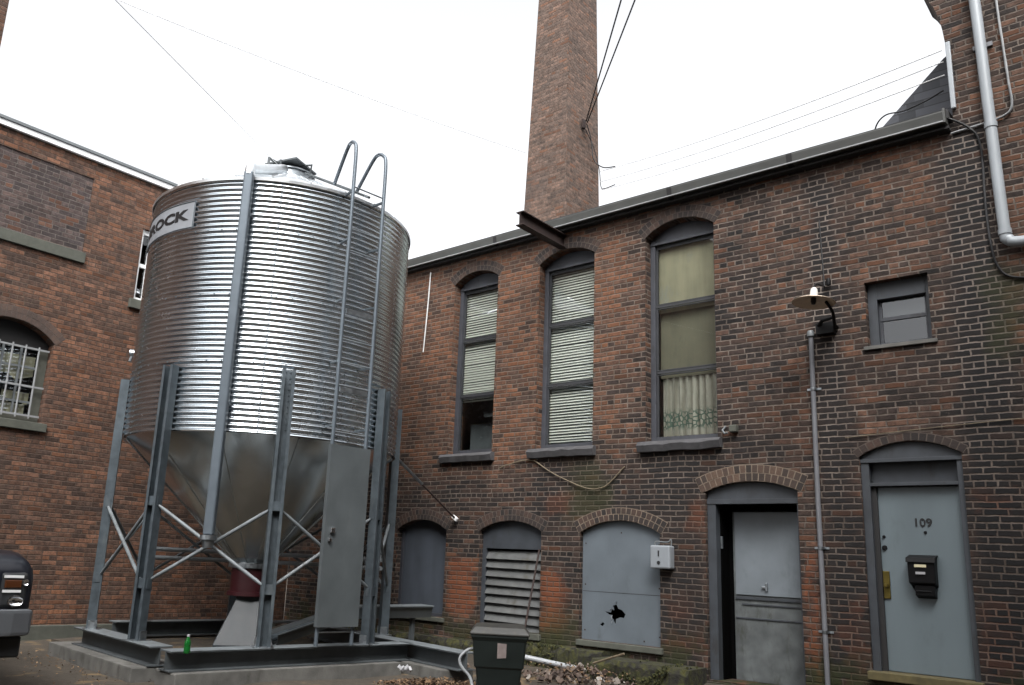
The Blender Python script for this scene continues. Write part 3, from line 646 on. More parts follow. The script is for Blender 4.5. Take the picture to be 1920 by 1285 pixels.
# ------------------------------------------------------------------ left building
LB = thing('brick_building', (LX-3, 4, GZ), 'reddish brown brick building on the left with white roof trim and a barred arched window', 'building')
LW = dict(x0=3.86, x1=5.16, zb=1.74, zs=2.98, zc=3.24, depth=.4)
LN = dict(x0=6.30, x1=7.3, zb=4.02, zs=5.28, zc=5.28, depth=.3)
LI = dict(x0=3.9, x1=5.36, zb=4.54, zs=5.82, zc=5.82, depth=.03)
wall(leftwall, [(-9,-1.6),(9.99,-1.6),(9.99,6.10),(-9,6.10)], [LW, LN, LI], 'wall', M['brick_left'], LB)
mb = MB(leftwall); mb.box((LI['x0']-.01,.018,LI['zb']-.2),(LI['x1']+.01,.1,LI['zc']+.05)); f = mb.build('bricked_up_window', M['brick_infill'], LB); f['label'] = 'window filled in with purple grey brick above a stone sill'
mb = MB(leftwall); mb.box((3.6,-.05,4.36),(5.40,.05,4.535)); mb.build('sill', M['stone_green'], f, bevel=.008)
mb = MB(); mb.box((-20,-9,-1.6),(-19.7,9.99,6.1)); mb.box((-19.7,-9,-1.6),(LX-.37,-8.7,6.1)); mb.box((-19.7,9.6,-1.6),(LX-.37,9.99,6.1)); mb.box((-20,-9,6.103),(LX-.02,9.99,6.16)); mb.build('back_wall', M['brick_far'], LB)
mb = MB(); mb.box((-19,-8,-1.6),(LX-1.8,9.5,6.0)); mb.build('inner_wall', M['dark'], LB)
mb = MB(leftwall); mb.box((3.67,-.06,6.115),(9.98,-.003,6.20)); mb.build('roof_trim', M['white_trim'], LB)
mb = MB(leftwall); mb.box((3.67,-.085,6.203),(9.98,.3,6.255)); mb.build('roof_edge', M['trim_grey'], LB, bevel=.006)
arch(leftwall, LW, 2, LB, M['voussoir_left'], M['mortar_dk'], th=.09, over=.03)
w = MB(leftwall); o = LW; a, b = o['x0'], o['x1']
w.prism([(a,2.86),(b,2.86)] + arc(a, b, o['zs'], o['zc']), ((0,.2,0),(1,0,0),(0,0,1)), ((0,.26,0),(1,0,0),(0,0,1)))
w.build('arch_head', M['dark_trim_shade'], LB); w = MB(leftwall)  # head panel coloured near black for the shade of its recess
w.box((b-.13,.17,1.74),(b,.26,2.86)); w.box((a,.17,1.74),(a+.13,.26,2.86)); w.box((a+.13,.17,1.74),(b-.13,.26,1.84))
f = w.build('window', M['stone_green'], LB, bevel=.005); f['label'] = 'arched window behind a white bar grille with torn curtain scraps inside'
w = MB(leftwall)
for i in range(6):
    u = a + .17 + i*(b-a-.34)/5; w.tube([(u,.10,1.80),(u,.10,2.90)], .014, 8)
for z in (1.84, 2.28, 2.86): w.box((a+.02,.09,z-.014),(b-.02,.112,z+.014))
w.build('bar_grille', M['thin_conduit'], f)
w = MB(leftwall)
for i in range(1, 4):
    u = a+.13 + i*(b-a-.26)/4; w.box((u-.014,.18,1.84),(u+.014,.21,2.86))
for z in (2.05, 2.29, 2.58): w.box((a+.13,.182,z-.016),(b-.13,.208,z+.016))
w.build('muntins', M['trim_grey'], f)
w = MB(leftwall); w.add([(a+.13,.195,1.84),(b-.13,.195,1.84),(b-.13,.195,2.86),(a+.13,.195,2.86)], [(0,1,2,3)]); w.build('pane', M['glass'], f)
w = MB(leftwall); q = random.Random(5)
def rag(u0, u1, z0, z1, d):
    n = 8; vs = []
    for i in range(n+1):
        u = u0 + (u1-u0)*i/n; vs += [(u, d+.02*math.sin(i*2), z1), (u, d+.02*math.sin(i*2), z0+q.uniform(-.05,.05))]
    w.add(vs, [(2*i,2*i+2,2*i+3,2*i+1) for i in range(n)])
rag(a+.15,b-.15,2.42,2.76,.25); rag(a+.75,b-.16,2.06,2.2,.26); rag(a+.62,b-.2,1.86,2.02,.25); rag(a+.2,a+.5,2.2,2.5,.27)
w.build('torn_curtain', M['shade'], f)
w = MB(leftwall); w.box((a-.15,-.06,1.61),(b+.06,.2,1.737)); w.build('sill', M['stone_green'], f, bevel=.008)
w = MB(leftwall); a, b = LN['x0'], LN['x1']
w.box((a,.06,4.02),(a+.05,.16,5.28)); w.box((b-.05,.06,4.02),(b,.16,5.28)); w.box((a+.05,.06,5.2),(b-.05,.16,5.28)); w.box((a+.05,.06,4.02),(b-.05,.16,4.08)); w.box((a+.05,.07,4.62),(b-.05,.13,4.68)); w.box((a+.17,.05,4.08),(a+.205,.1,5.2))
f = w.build('window', M['white_trim'], LB); f['label'] = 'white framed sash window half hidden by the corrugated tank'
w = MB(leftwall); w.add([(a+.05,.1,4.08),(b-.05,.1,4.08),(b-.05,.1,5.2),(a+.05,.1,5.2)], [(0,1,2,3)]); w.build('pane', M['glass'], f)
w = MB(leftwall); w.box((a-.08,-.06,3.86),(b+.08,.2,4.015)); w.build('sill', M['stone_green'], f, bevel=.006)
w = MB(leftwall); w.box((-9,-.035,-1.6),(9.8,-.002,-1.18)); w.build('footing', M['stone_green'], LB, bevel=.02)
LT = thing('brick_building', (LX-2, 0, 6.1), 'dark brick upper storey rising above the trim in the top corner', 'building')
mb = MB(); mb.box((-20,-9,6.26),(LX+.001,3.66,12.5)); mb.build('wall', M['brick_left'], LT)

# ------------------------------------------------------------------ yard
n = 90; vs = []; q = random.Random(11)
mb = MB(); X0, X1, Y0, Y1 = -13, 5, -1, 10; nx, ny = 120, 74
from mathutils import noise as mn
for j in range(ny+1):
    for i in range(nx+1):
        x = X0 + (X1-X0)*i/nx; y = Y0 + (Y1-Y0)*j/ny
        z = GZ + .03*mn.noise((x*.9, y*.9, 0)) + .012*mn.noise((x*4, y*4, 3))
        e = max(0, (y-9.0)/1.0); z += .13*e*e
        vs.append((x, y, z))
fs = [(j*(nx+1)+i, j*(nx+1)+i+1, (j+1)*(nx+1)+i+1, (j+1)*(nx+1)+i) for j in range(ny) for i in range(nx)]
mb.add(vs, fs)
mb.add([(-60,-60,GZ-.08),(60,-60,GZ-.08),(60,60,GZ-.08),(-60,60,GZ-.08)], [(0,1,2,3)])
struct(mb.build('ground', M['yard'], smooth=60))

# ------------------------------------------------------------------ silo
SC = Vector((-9.765, 6.889, 0)); ROT = -6.38; BT = -1.03
def sp(a, R, z): g = math.radians(a); return Vector((SC.x + R*math.cos(g), SC.y + R*math.sin(g), z))
silo = thing('feed_silo', (SC.x, SC.y, BT), 'corrugated galvanised steel hopper silo standing on eight legs in the yard corner', 'silo')
ZB, NR, PITCH, RS = 1.39, 46, .0703, 1.83
prof = []
for i in range(NR*8+1):
    ph = 2*PI*i/8; prof.append((RS + .0135*math.cos(ph), ZB + PITCH*i/8))
ZT = prof[-1][1]
mb = MB(); mb.lathe(prof, 180, (SC.x, SC.y, 0)); shell = mb.build('shell', M['galv_shell'], silo, smooth=80)
mb = MB()                                                        # sheet laps and bolt rows
for a in (-98, -38, 22, 82, 142, 202):
    for i in range(NR):
        z = ZB + PITCH*(i+.0); p = sp(a, RS+.012, z); e = Vector((math.cos(math.radians(a)), math.sin(math.radians(a)), 0)); t = Vector((-e.y, e.x, 0))
        mb.obox(p, e*.006, t*.008, (0,0,.008))
for k in range(1, 4):
    for a in range(0, 360, 6):
        p = sp(a, RS+.012, ZB + PITCH*12*k); e = (p-Vector((SC.x,SC.y,p.z))).normalized(); t = Vector((-e.y, e.x, 0)); mb.obox(p, e*.006, t*.008, (0,0,.008))
struct(mb.build('bolts', M['galv_leg'], shell), 'stuff')
# roof cone with ribs, rim and hatch
mb = MB(); mb.lathe([(RS+.03, ZT-.03), (RS+.035, ZT+.005), (RS+.01, ZT+.02), (.34, 5.40), (.34, 5.43)], 96, (SC.x, SC.y, 0))
rf = mb.build('roof', M['galv_roof'], silo, smooth=35)
mb = MB()
for k in range(24):
    a = k*15+3; mb.tube([sp(a, RS, ZT+.03), sp(a, .36, 5.42)], .014, 6)
mb.build('roof_ribs', M['galv_roof'], rf)
mb = MB(); mb.lathe([(.33,5.41),(.33,5.53),(.36,5.53),(.36,5.55),(.0,5.58)], 32, (SC.x, SC.y, 0)); hat = mb.build('hatch', M['galv'], silo, smooth=40)
mb = MB(); mb.obox(sp(-40,.12,5.61), (.26,.09,.01), (-.09,.26,0), (0,0,.012)); mb.tube([sp(-60,.36,5.46), sp(-60,.40,5.62)], .018, 8); mb.tube([sp(10,.38,5.44), sp(5,.44,5.62), sp(-20,.2,5.63)], .018, 8)
mb.tube([sp(-75,.40,5.44), sp(-75,.52,5.44), sp(-75,.52,5.60), sp(-75,.30,5.61)], .022, 8); mb.build('hatch_latch', M['steel_dark'], hat)
# hopper cone with seams
mb = MB(); mb.lathe([(RS-.02, ZB+.05), (RS-.03, ZB-.01), (.24, -.13), (.24, -.2)], 96, (SC.x, SC.y, 0)); cone = mb.build('hopper_cone', M['galv_cone'], silo, smooth=35)
mb = MB()
for k in range(12):
    a = k*30 + 8; mb.tube([sp(a, RS-.035, ZB-.02), sp(a, .25, -.125)], .011, 6)
mb.build('cone_seams', M['galv_cone'], cone)
mb = MB(); mb.lathe([(.24,-.14),(.30,-.14),(.30,-.20),(.24,-.20)], 32, (SC.x, SC.y, 0)); mb.build('cone_flange', M['galv'], cone)
mb = MB(); mb.lathe([(.23,-.203),(.255,-.21),(.255,-.50),(.29,-.51),(.29,-.56),(.2,-.56)], 28, (SC.x, SC.y, 0)); mb.build('collar', M['red'], silo, smooth=40)
# boot: flaring box under the collar
d = math.radians(-35); e1 = Vector((math.cos(d), math.sin(d), 0)); e2 = Vector((-e1.y, e1.x, 0)); bc = Vector((SC.x+.02, SC.y-.02, 0))
vs = []
for z, hw in ((-.562, .17), (-.62, .17), (-1.16, .42), (-1.22, .42)):
    for i, j in ((-1,-1),(1,-1),(1,1),(-1,1)): vs.append(tuple(bc + e1*i*hw + e2*j*hw*.9 + Vector((0,0,z))))
fs = [(k*4+i, k*4+(i+1)%4, k*4+4+(i+1)%4, k*4+4+i) for k in range(3) for i in range(4)] + [(0,1,2,3),(12,13,14,15)]
mb = MB(); mb.add(vs, fs); boot = mb.build('boot', M['boot_grey'], silo, bevel=.008)
# legs: channels open outward, with foot plates
LEGA = [a + ROT for a in (-112.5,-67.5,-22.5,22.5,67.5,112.5,157.5,202.5)]
LEGTOP = BT + 3.2
chan = [(-.078,0),(.078,0),(.078,.11),(.042,.11),(.042,.102),(.070,.102),(.070,.008),(-.070,.008),(-.070,.102),(-.042,.102),(-.042,.11),(-.078,.11)]
for a in LEGA:
    e = Vector((math.cos(math.radians(a)), math.sin(math.radians(a)), 0)); t = Vector((-e.y, e.x, 0)); b = sp(a, RS+.012, 0)
    mb = MB(); mb.prism(chan, (b+Vector((0,0,BT+.012)), t, e), (b+Vector((0,0,LEGTOP)), t, e))
    for i in range(11):
        for s in (-1, 1): mb.obox(b + t*s*.03 + e*.012 + Vector((0,0,ZB+.06+i*.07)), t*.008, e*.006, (0,0,.008))
    lg = mb.build('leg', M['galv_leg'], silo)
    mb = MB(); c = b + e*.04; mb.obox(c+Vector((0,0,BT+.006)), t*.12, e*.11, (0,0,.006))
    for s in (-1, 1): mb.obox(c+t*s*.082+Vector((0,0,BT+.062)), t*.005, e*.05, (0,0,.05))
    mb.build('foot_plate', M['galv'], lg)
    for zz in (.54, -.40):
        mb = MB(); mb.obox(b + e*.055 + Vector((0,0,zz)), t*.086, e*.028, (0,0,.055)); mb.build('gusset', M['galv_leg'], lg)
# upper column running the height of the shell between the legs
# cross braces between neighbouring legs
ZU, ZL = .54, -.40
for k in range(8):
    a, b = LEGA[k], LEGA[(k+1)%8]
    for s in (0, 1):
        p = sp(a, RS+.06+.03*s, ZU if s else ZL); q_ = sp(b, RS+.06+.03*s, ZL if s else ZU); dirv = (q_-p).normalized(); p += dirv*.08; q_ -= dirv*.08
        mb = MB(); mb.tube([p, p+dirv*.1, q_-dirv*.1, q_], [.014,.022,.022,.014], 8); mb.build('brace', M['flange'], silo, smooth=50)
for k in (5, 6):
    a, b = LEGA[k], LEGA[(k+1)%8] 
    for dz in (0, -.12):
        mb = MB(); mb.tube([sp(a, RS-.02, -.01+dz), sp(b, RS-.02, -.01+dz)], .03, 8); mb.build('tie_rail', M['white_pipe'], silo)
a, b = LEGA[4], LEGA[5]
for dz in (0, -.12):
    mb = MB(); mb.tube([sp(a, RS-.02, -.01+dz), sp(b, RS-.02, -.01+dz)], .03, 8); mb.build('tie_rail', M['white_pipe'], silo)
# fill pipe: square tube up the shell, bend over the rim, run to the hatch
FA = -50.5; e = Vector((math.cos(math.radians(FA)), math.sin(math.radians(FA)), 0)); t = Vector((-e.y, e.x, 0)); sq = [(-.058,-.055),(.058,-.055),(.058,.055),(-.058,.055)]
mb = MB(); b = sp(FA, RS+.095, 0)
mb.prism(sq, (b+Vector((0,0,.17)), t, e), (b+Vector((0,0,ZT+.04)), t, e)); fp = mb.build('fill_pipe', M['fill'], silo, bevel=.02)
mb = MB(); mb.tube(smoothpath([sp(FA,RS+.095,ZT+.0), sp(FA,RS+.08,ZT+.1), sp(FA,RS-.04,ZT+.16), sp(FA,RS-.3,ZT+.28), sp(FA,.4,5.47)]), .065, 10); mb.build('roof_pipe', M['galv_roof'], fp, smooth=60)
mb = MB(); mb.lathe([(.075,0),(.095,0),(.095,-.05),(.07,-.06),(.055,-.14),(.0,-.14)], 18, tuple(b+Vector((0,0,.17)))); mb.build('coupling', M['galv'], fp, smooth=40)
for z in (1.7, 2.9, 4.1): mb = MB(); mb.obox(sp(FA,RS+.04,z), t*.075, e*.04, (0,0,.02)); mb.build('clamp', M['galv_leg'], fp)
# ladder with curved hand rails and a guard sheet
A1, A2 = -12.3, 1.6
mb = MB()
for a in (A1, A2):
    mb.tube(smoothpath([sp(a,RS+.22,-1.0), sp(a,RS+.22,1.5), sp(a,RS+.22,3.2), sp(a,RS+.22,ZT), sp(a,RS+.21,ZT+.55), sp(a,RS+.15,ZT+.68), sp(a,RS+.05,ZT+.72), sp(a,RS-.06,ZT+.64), sp(a,RS-.34,ZT+.26)]), .024, 8)
lad = mb.build('ladder', M['fill'], silo, smooth=60)
for i in range(20):
    z = -.85 + i*.29; mb = MB(); mb.tube([sp(A1,RS+.22,z), sp(A2,RS+.22,z)], .010, 6); mb.build('rung', M['galv'], lad)
mb = MB()
for z in (1.55, 2.35, 3.15, 3.95, ZT-.02):
    for a in (A1, A2): mb = MB(); mb.obox(sp(a,RS+.11,z), sp(a,.10,0)-SC, (sp(a+90,.012,0)-SC), (0,0,.014)); mb.build('standoff', M['galv_leg'], lad)
mb = MB(); mb.obox((sp(A1,RS+.22,2.0)+sp(A2,RS+.22,2.0))/2, (sp(A1,RS,0)-sp(A2,RS,0))*.46, (0,0,.03), (sp(-5,.012,0)-SC)); mb.build('crossbar', M['galv'], lad); mb = MB(); mb.obox((sp(A1,RS+.22,3.0)+sp(A2,RS+.22,3.0))/2, (sp(A1,RS,0)-sp(A2,RS,0))*.46, (0,0,.03), (sp(-5,.012,0)-SC))
mb.build('crossbar', M['galv'], lad)
mb = MB(); pA, pB = sp(A1-1.0,RS+.275,0), sp(A2+1.0,RS+.275,0); tv = (pB-pA)/2; nv = Vector((tv.y,-tv.x,0)).normalized()
mb.obox((pA+pB)/2+Vector((0,0,.26)), tv, nv*.004, (0,0,1.05)); 
for s in (-1, 1): mb.obox((pA+pB)/2+tv*s*.985-nv*.03+Vector((0,0,.26)), tv*.015, nv*.026, (0,0,1.05))
gd = mb.build('ladder_guard', M['guard'], lad)
mb = MB(); c = pA.lerp(pB,.17)+nv*.02
mb.obox(c+Vector((0,0,.30)), tv.normalized()*.03, nv*.02, (0,0,.03)); mb.obox(c+Vector((0,0,.19))-tv.normalized()*.03, tv.normalized()*.02, nv*.02, (0,0,.02)); mb.build('latch', M['chrome'], gd, bevel=.008)
mb = MB()
for a in (-9.5, -1.5): mb.tube([sp(a, RS+.05, ZT+.06), sp(a*.6, .42, 5.46)], .02, 6)
for i in range(7): 
    f_ = (i+.5)/7; mb.tube([sp(-9.5,RS+.05,ZT+.06).lerp(sp(-5.7,.42,5.46),f_), sp(-1.5,RS+.05,ZT+.06).lerp(sp(-.9,.42,5.46),f_)], .012, 6)
mb.build('roof_ladder', M['steel_dark'], silo)
# name plate bent round the shell
mb = MB(); n = 30; vs = []; SA, SB, SZ0, SZ1 = -73.5, -118, 3.98, 4.36
for i in range(n+1):
    a = SA + (SB-SA)*i/n
    for R in (RS+.014, RS+.020): vs += [tuple(sp(a,R,SZ0)), tuple(sp(a,R,SZ1))]
fs = []
for i in range(n): b = i*4; c = b+4; fs += [(b,b+1,c+1,c),(b+2,c+2,c+3,b+3),(b+1,b+3,c+3,c+1),(b,c,c+2,b+2)]
fs += [(0,2,3,1),(n*4,n*4+1,n*4+3,n*4+2)]
mb.add(vs, fs); sg = mb.build('name_plate', M['sign_white'], silo, smooth=50)
mb = MB()
for z in (SZ0+.012, SZ1-.012): mb.tube([sp(SA+(SB-SA)*i/20, RS+.021, z) for i in range(21)], .007, 6)
for a in (SA-.3, SB+.3): mb.tube([sp(a,RS+.021,SZ0), sp(a,RS+.021,SZ1)], .007, 6)
mb.build('plate_border', M['galv_leg'], sg)
vs, fs = text_mesh('BROCK', .19, .003, .008)
SMD = (SA+SB)/2; w_ = max(v[0] for v in vs) - min(v[0] for v in vs); kx = math.radians(abs(SB-SA))*(RS+.02)*.84/w_
mb = MB(); mb.add([tuple(sp(SMD + math.degrees(x*kx/(RS+.02)), RS+.0225+z, (SZ0+SZ1)/2 + y)) for x, y, z in vs], fs); mb.build('lettering', M['sign_black'], sg)
# inlet stub low on the left of the shell
mb = MB(); mb.tube([sp(-128,RS,2.62), sp(-128,RS+.10,2.62)], .05, 10); mb.tube([sp(-128,RS+.06,2.62), sp(-128,RS+.09,2.50)], .02, 8); mb.build('side_bracket', M['galv'], silo)

# steel base beams (H sections) and pads
def hbeam(p, q_, label, W=.13, H=.2):
    p, q_ = Vector(p), Vector(q_); dv = (q_-p).normalized(); s = Vector((dv.y,-dv.x,0)); u = Vector((0,0,1)); tw = .012
    pr = [(-W,0),(W,0),(W,-tw),(tw/2,-tw),(tw/2,-H+tw),(W,-H+tw),(W,-H),(-W,-H),(-W,-H+tw),(-tw/2,-H+tw),(-tw/2,-tw),(-W,-tw)]
    o = thing('steel_beam', tuple((p+q_)/2 - u*H), label, 'beam', 'steel beams under the silo')
    mb = MB(); mb.prism(pr, (p, s, u), (q_, s, u)); mb.build('beam_section', M['steel_dark'], o)
    mb = MB(); mb.obox((p+q_)/2+u*.003, dv*((q_-p).length/2), s*(W+.004), u*.0028); mb.build('top_flange', M['flange'], o)
    return o
A_, B_, C_, D_, E_, F_, G_, H_ = [sp(a, RS+.05, BT) for a in LEGA]
dAB = (B_-A_).normalized(); hbeam(A_-dAB*.28, B_+dAB*.66, 'steel base beam under the two silo legs nearest the left wall, one end open to the yard')
dCD = (D_-C_).normalized(); hbeam(C_-dCD*1.12, D_+dCD*.66, 'long steel base beam across the front of the silo, green bottle on its end')
hbeam((-10.55,8.74,BT), (-6.72,7.89,BT), 'steel base beam running from behind the silo out towards the dark green bin')
hbeam(H_+Vector((-.1,-.35,0)), G_+Vector((-.1,.3,0)), 'steel base beam behind the silo, dark against the foot of the wall')
def pad(poly, z0, z1, name):
    mb = MB(); mb.prism(poly, ((0,0,z0),(1,0,0),(0,1,0)), ((0,0,z1),(1,0,0),(0,1,0))); return struct(mb.build(name, M['concrete'], bevel=.015))
def strip(p, q_, wl, wr, z1, ext=.1):
    p, q_ = Vector(p), Vector(q_); dv = (q_-p).normalized(); sd = Vector((dv.y,-dv.x,0)); p, q_ = p-dv*ext, q_+dv*ext
    pad([tuple((p-sd*wl).xy), tuple((q_-sd*wl).xy), tuple((q_+sd*wr).xy), tuple((p+sd*wr).xy)], -1.6, z1, 'pavement')
strip(A_-dAB*.5, B_+dAB*.55, .3, .30, BT-.203)
strip(C_-dCD*1.0, D_+dCD*.30, .25, .24, BT-.204)
strip((-9.4,8.46,BT), (-7.0,7.95,BT), .25, .24, BT-.206)
mb = MB(); mb.prism([(-11.9,5.3),(-8.5,5.3),(-8.2,6.0),(-8.0,8.0),(-8.6,8.3),(-9.2,9.3),(-11.9,9.3)], ((0,0,-1.5),(1,0,0),(0,1,0)), ((0,0,-1.262),(1,0,0),(0,1,0))); struct(mb.build('ground', M['yard']))

# ------------------------------------------------------------------ things in the yard
# green bottle
bt = thing('bottle', (-7.95, 4.93, BT+.004), 'small green bottle standing on the end of the front steel beam', 'bottle')
mb = MB(); mb.lathe([(0,0),(.030,0),(.033,.008),(.033,.05),(.030,.062),(.033,.075),(.033,.10),(.027,.12),(.015,.145),(.013,.165)], 20, (-7.95,4.93,BT+.004)); mb.build('body', M['bottle'], bt, smooth=50)
mb = MB(); mb.lathe([(.0155,.160),(.0155,.180),(.0,.181)], 14, (-7.95,4.93,BT+.004)); mb.build('cap', M['white_label'], bt)

# wheeled bin
bx, by, bz = -5.93, 7.50, GZ-.07
bn = thing('wheeled_bin', (bx, by, bz), 'dark green wheeled rubbish bin with a faded lid at the edge of the yard', 'bin')
d = math.radians(-38); e1 = Vector((math.cos(-d), math.sin(-d), 0)); e2 = Vector((-e1.y, e1.x, 0)); b0 = Vector((bx, by, bz))
def bq(i, j, z): return tuple(b0 + e1*i + e2*j + Vector((0,0,z)))
vs = []
for z, w_, dd in ((.05,.20,.22),(.38,.245,.27),(.40,.262,.285),(.66,.285,.31),(.70,.305,.33),(.72,.305,.33)):
    for i, j in ((-1,-1),(1,-1),(1,1),(-1,1)): vs.append(bq(i*w_, j*dd, z))
fs = [(k*4+i, k*4+(i+1)%4, k*4+4+(i+1)%4, k*4+4+i) for k in range(5) for i in range(4)] + [(0,1,2,3)]
mb = MB(); mb.add(vs, fs); body = mb.build('body', M['bin'], bn, bevel=.018)
mb = MB(); vs = []
for z, w_, dd in ((.722,.315,.34),(.745,.315,.34),(.80,.27,.29),(.815,.2,.22)):
    for i, j in ((-1,-1),(1,-1),(1,1),(-1,1)): vs.append(bq(i*w_, j*dd, z))
mb.add(vs, [(k*4+i, k*4+(i+1)%4, k*4+4+(i+1)%4, k*4+4+i) for k in range(3) for i in range(4)] + [(0,1,2,3),(12,13,14,15)]); mb.build('lid', M['bin_lid'], bn, bevel=.015)
mb = MB(); vs = [bq(.035,-.3205,.49), bq(.125,-.3205,.50), bq(.125,-.332,.645), bq(.035,-.332,.645)]; vs = [bq(-.02+x,y,z) for x,y,z in ((.0,-.299,.49),(.095,-.301,.50),(.095,-.316,.64),(.0,-.314,.645))]
mb.add(vs + [tuple(Vector(v)+e2*.012) for v in vs], [(0,1,2,3),(4,7,6,5),(0,4,5,1),(1,5,6,2),(2,6,7,3),(3,7,4,0)]); mb.build('sticker', M['bin_sticker'], bn)
mb = MB(); mb.tube([bq(-.26,.36,.66), bq(-.26,.42,.70), bq(.26,.42,.70), bq(.26,.36,.66)], .016, 8); mb.build('handle', M['bin'], bn)
for s in (-1, 1):
    mb = MB(); mb.tube([bq(s*.19,.27,.10), bq(s*.25,.27,.10)], .10, 18); mb.build('wheel', M['tyre'], bn)
# white hose looped beside the bin
mb = MB(); mb.tube(smoothpath([(-5.99,7.38,-.90),(-6.12,7.26,-.895),(-6.19,7.2,-.95),(-6.22,7.18,-1.02),(-6.19,7.2,-1.1),(-6.12,7.25,-1.19),(-6.02,7.2,-1.33),(-5.85,7.05,GZ+.02),(-5.5,6.95,GZ+.02)]), .017, 10)
tag(mb.build('hose', M['hose'], smooth=60), 'white flexible hose looping out from the side of the green bin', 'hose')
# white pipe on the rubble
mb = MB(); mb.tube([(-7.05,9.15,-1.13),(-6.55,9.43,-1.21),(-6.2,9.55,-1.25)], .035, 10); wp = tag(mb.build('pipe', M['hose'], smooth=60), 'white plastic pipe lying aslant on the rubble behind the bin', 'pipe')
# dark pole leaning on the vent
mb = MB(); mb.tube([(-7.19,9.93,.24),(-7.12,9.55,-.80),(-7.08,9.35,-1.28)], .014, 8); tag(mb.build('stick', M['rust']), 'thin dark rod leaning against the louvered vent', 'rod')
mb = MB(); mb.tube([(-5.95,9.42,-1.14),(-5.5,9.40,-.98)], .014, 7); tag(mb.build('stick', M['wood']), 'pale short stick poking up from the rubble heap', 'stick')
# rubble and leaves
def chip(mb, c, s, r):
    pts = [Vector((r.uniform(-1,1), r.uniform(-1,1), r.uniform(-.5,.7)))*s for _ in range(8)]
    ax = Vector((r.uniform(-1,1), r.uniform(-1,1), .3)).normalized(); a = ax.orthogonal().normalized(); b = ax.cross(a)
    k = [r.uniform(.5,1) for _ in range(3)]; vs = []
    for sz in (-1, 1):
        for i, j in ((-1,-1),(1,-1),(1,1),(-1,1)): vs.append(tuple(Vector(c) + a*i*s*k[0]*r.uniform(.7,1.1) + b*j*s*k[1]*r.uniform(.7,1.1) + ax*sz*s*k[2]*.5))
    mb.add(vs, [(0,3,2,1),(4,5,6,7),(0,1,5,4),(1,2,6,5),(2,3,7,6),(3,0,4,7)])
mb = MB(); r = random.Random(21)
for i in range(170):
    x = r.gauss(-6.15,.42); y = r.gauss(9.25,.22); h = .2*math.exp(-((x+6.05)/.4)**2-((y-9.35)/.25)**2)
    chip(mb, (x, min(y,9.48), GZ+.03+h*r.random()+.02), r.choice((.012,.02,.03,.045)), r)
for i in range(90):
    x = r.uniform(-8.4,-6.7); y = 8.6+(x+8.4)*.1+r.gauss(0,.25); chip(mb, (x, y, GZ+.03), r.choice((.008,.012,.02)), r)
struct(mb.build('rubble', M['rubble']), 'stuff')['label'] = 'heap of broken brick and plaster rubble by the wall'
mb = MB(); r = random.Random(22)
def leaf(c, s):
    n = Vector((r.gauss(0,.5), r.gauss(0,.5), 1)).normalized(); a = n.orthogonal().normalized(); a.rotate(Matrix.Rotation(r.uniform(0,6.28),3,n)); b = n.cross(a); c = Vector(c)
    q = [c-a*s, c-a*s*.2+b*s*.55+n*s*.2, c+a*s, c-a*s*.2-b*s*.55+n*s*.15]; mb.add([tuple(p) for p in q], [(0,1,2),(0,2,3)])
for i in range(900):
    f_ = r.random(); x = -7.55+.95*f_+r.gauss(0,.09); y = 6.3+1.25*f_+r.gauss(0,.12); z = GZ+.02+.07*max(0,1-abs(f_-.55)*2)*r.random()
    x = -7.32 + .75*f_ + abs(r.gauss(0,.14)); y = 7.15 + .55*f_ + r.gauss(0,.16); leaf((x, y, z), r.uniform(.012,.035))
for i in range(260): leaf((r.gauss(-6.1,.45), min(9.46, r.gauss(9.2,.2)), GZ+.06+.16*r.random()*math.exp(-0)), r.uniform(.012,.03))
for i in range(220): leaf((r.uniform(-11.5,-8.4), r.gauss(4.5,.25), GZ+.03), r.uniform(.008,.022))
for i in range(160): leaf((r.uniform(-8.6,-5.0), r.uniform(7.8,9.4), GZ+.04), r.uniform(.008,.022))
struct(mb.build('fallen_leaves', M['leaf']), 'stuff')['label'] = 'brown fallen leaves scattered over the yard'
mb = MB(); r = random.Random(31)
for i in range(2600):
    x = r.uniform(-7.3,-4.75); step = x > -6.05; yb = 9.52 if step else 9.74
    if r.random() < .5: c = Vector((x, r.uniform(yb, 9.96), (-1.095 if step else -1.05) + r.uniform(-.01,.015)))
    else: c = Vector((x, yb - .025 + r.uniform(-.02,.02), r.uniform(-1.32, -1.12)))
    if mn.noise((x*3, c.z*4, 1.7)) < -.05: continue
    s_ = r.uniform(.008,.022); n_ = Vector((r.gauss(0,.6), -abs(r.gauss(.5,.4)), 1)).normalized(); a_ = n_.orthogonal().normalized(); b_ = n_.cross(a_)
    mb.add([tuple(c + a_*s_), tuple(c - a_*s_*.5 + b_*s_*.9), tuple(c - a_*s_*.5 - b_*s_*.9), tuple(c + n_*s_*1.3)], [(0,1,3),(1,2,3),(2,0,3)])
t = NT('moss_tufts'); t.pos(); c_ = t.ramp(t._g.outputs['Random Per Island'], [(0,(.010,.012,.004)),(.5,(.026,.030,.007)),(1,(.058,.055,.012))]); M['moss_tuft'] = t.set(Base_Color=c_, Roughness=1.0)
struct(mb.build('moss', M['moss_tuft']), 'stuff')['label'] = 'green and brown moss over the ledges at the foot of the wall'
# crumpled paper among the leaves
mb = MB(); r = random.Random(4)
for i in range(9): chip(mb, (-7.28+r.gauss(0,.05), 7.42+r.gauss(0,.06), GZ+.13+.03*r.random()), .03, r)
tag(mb.build('crumpled_paper', M['white_label']), 'scrap of crumpled white paper on the leaves by the front beam', 'paper scrap')
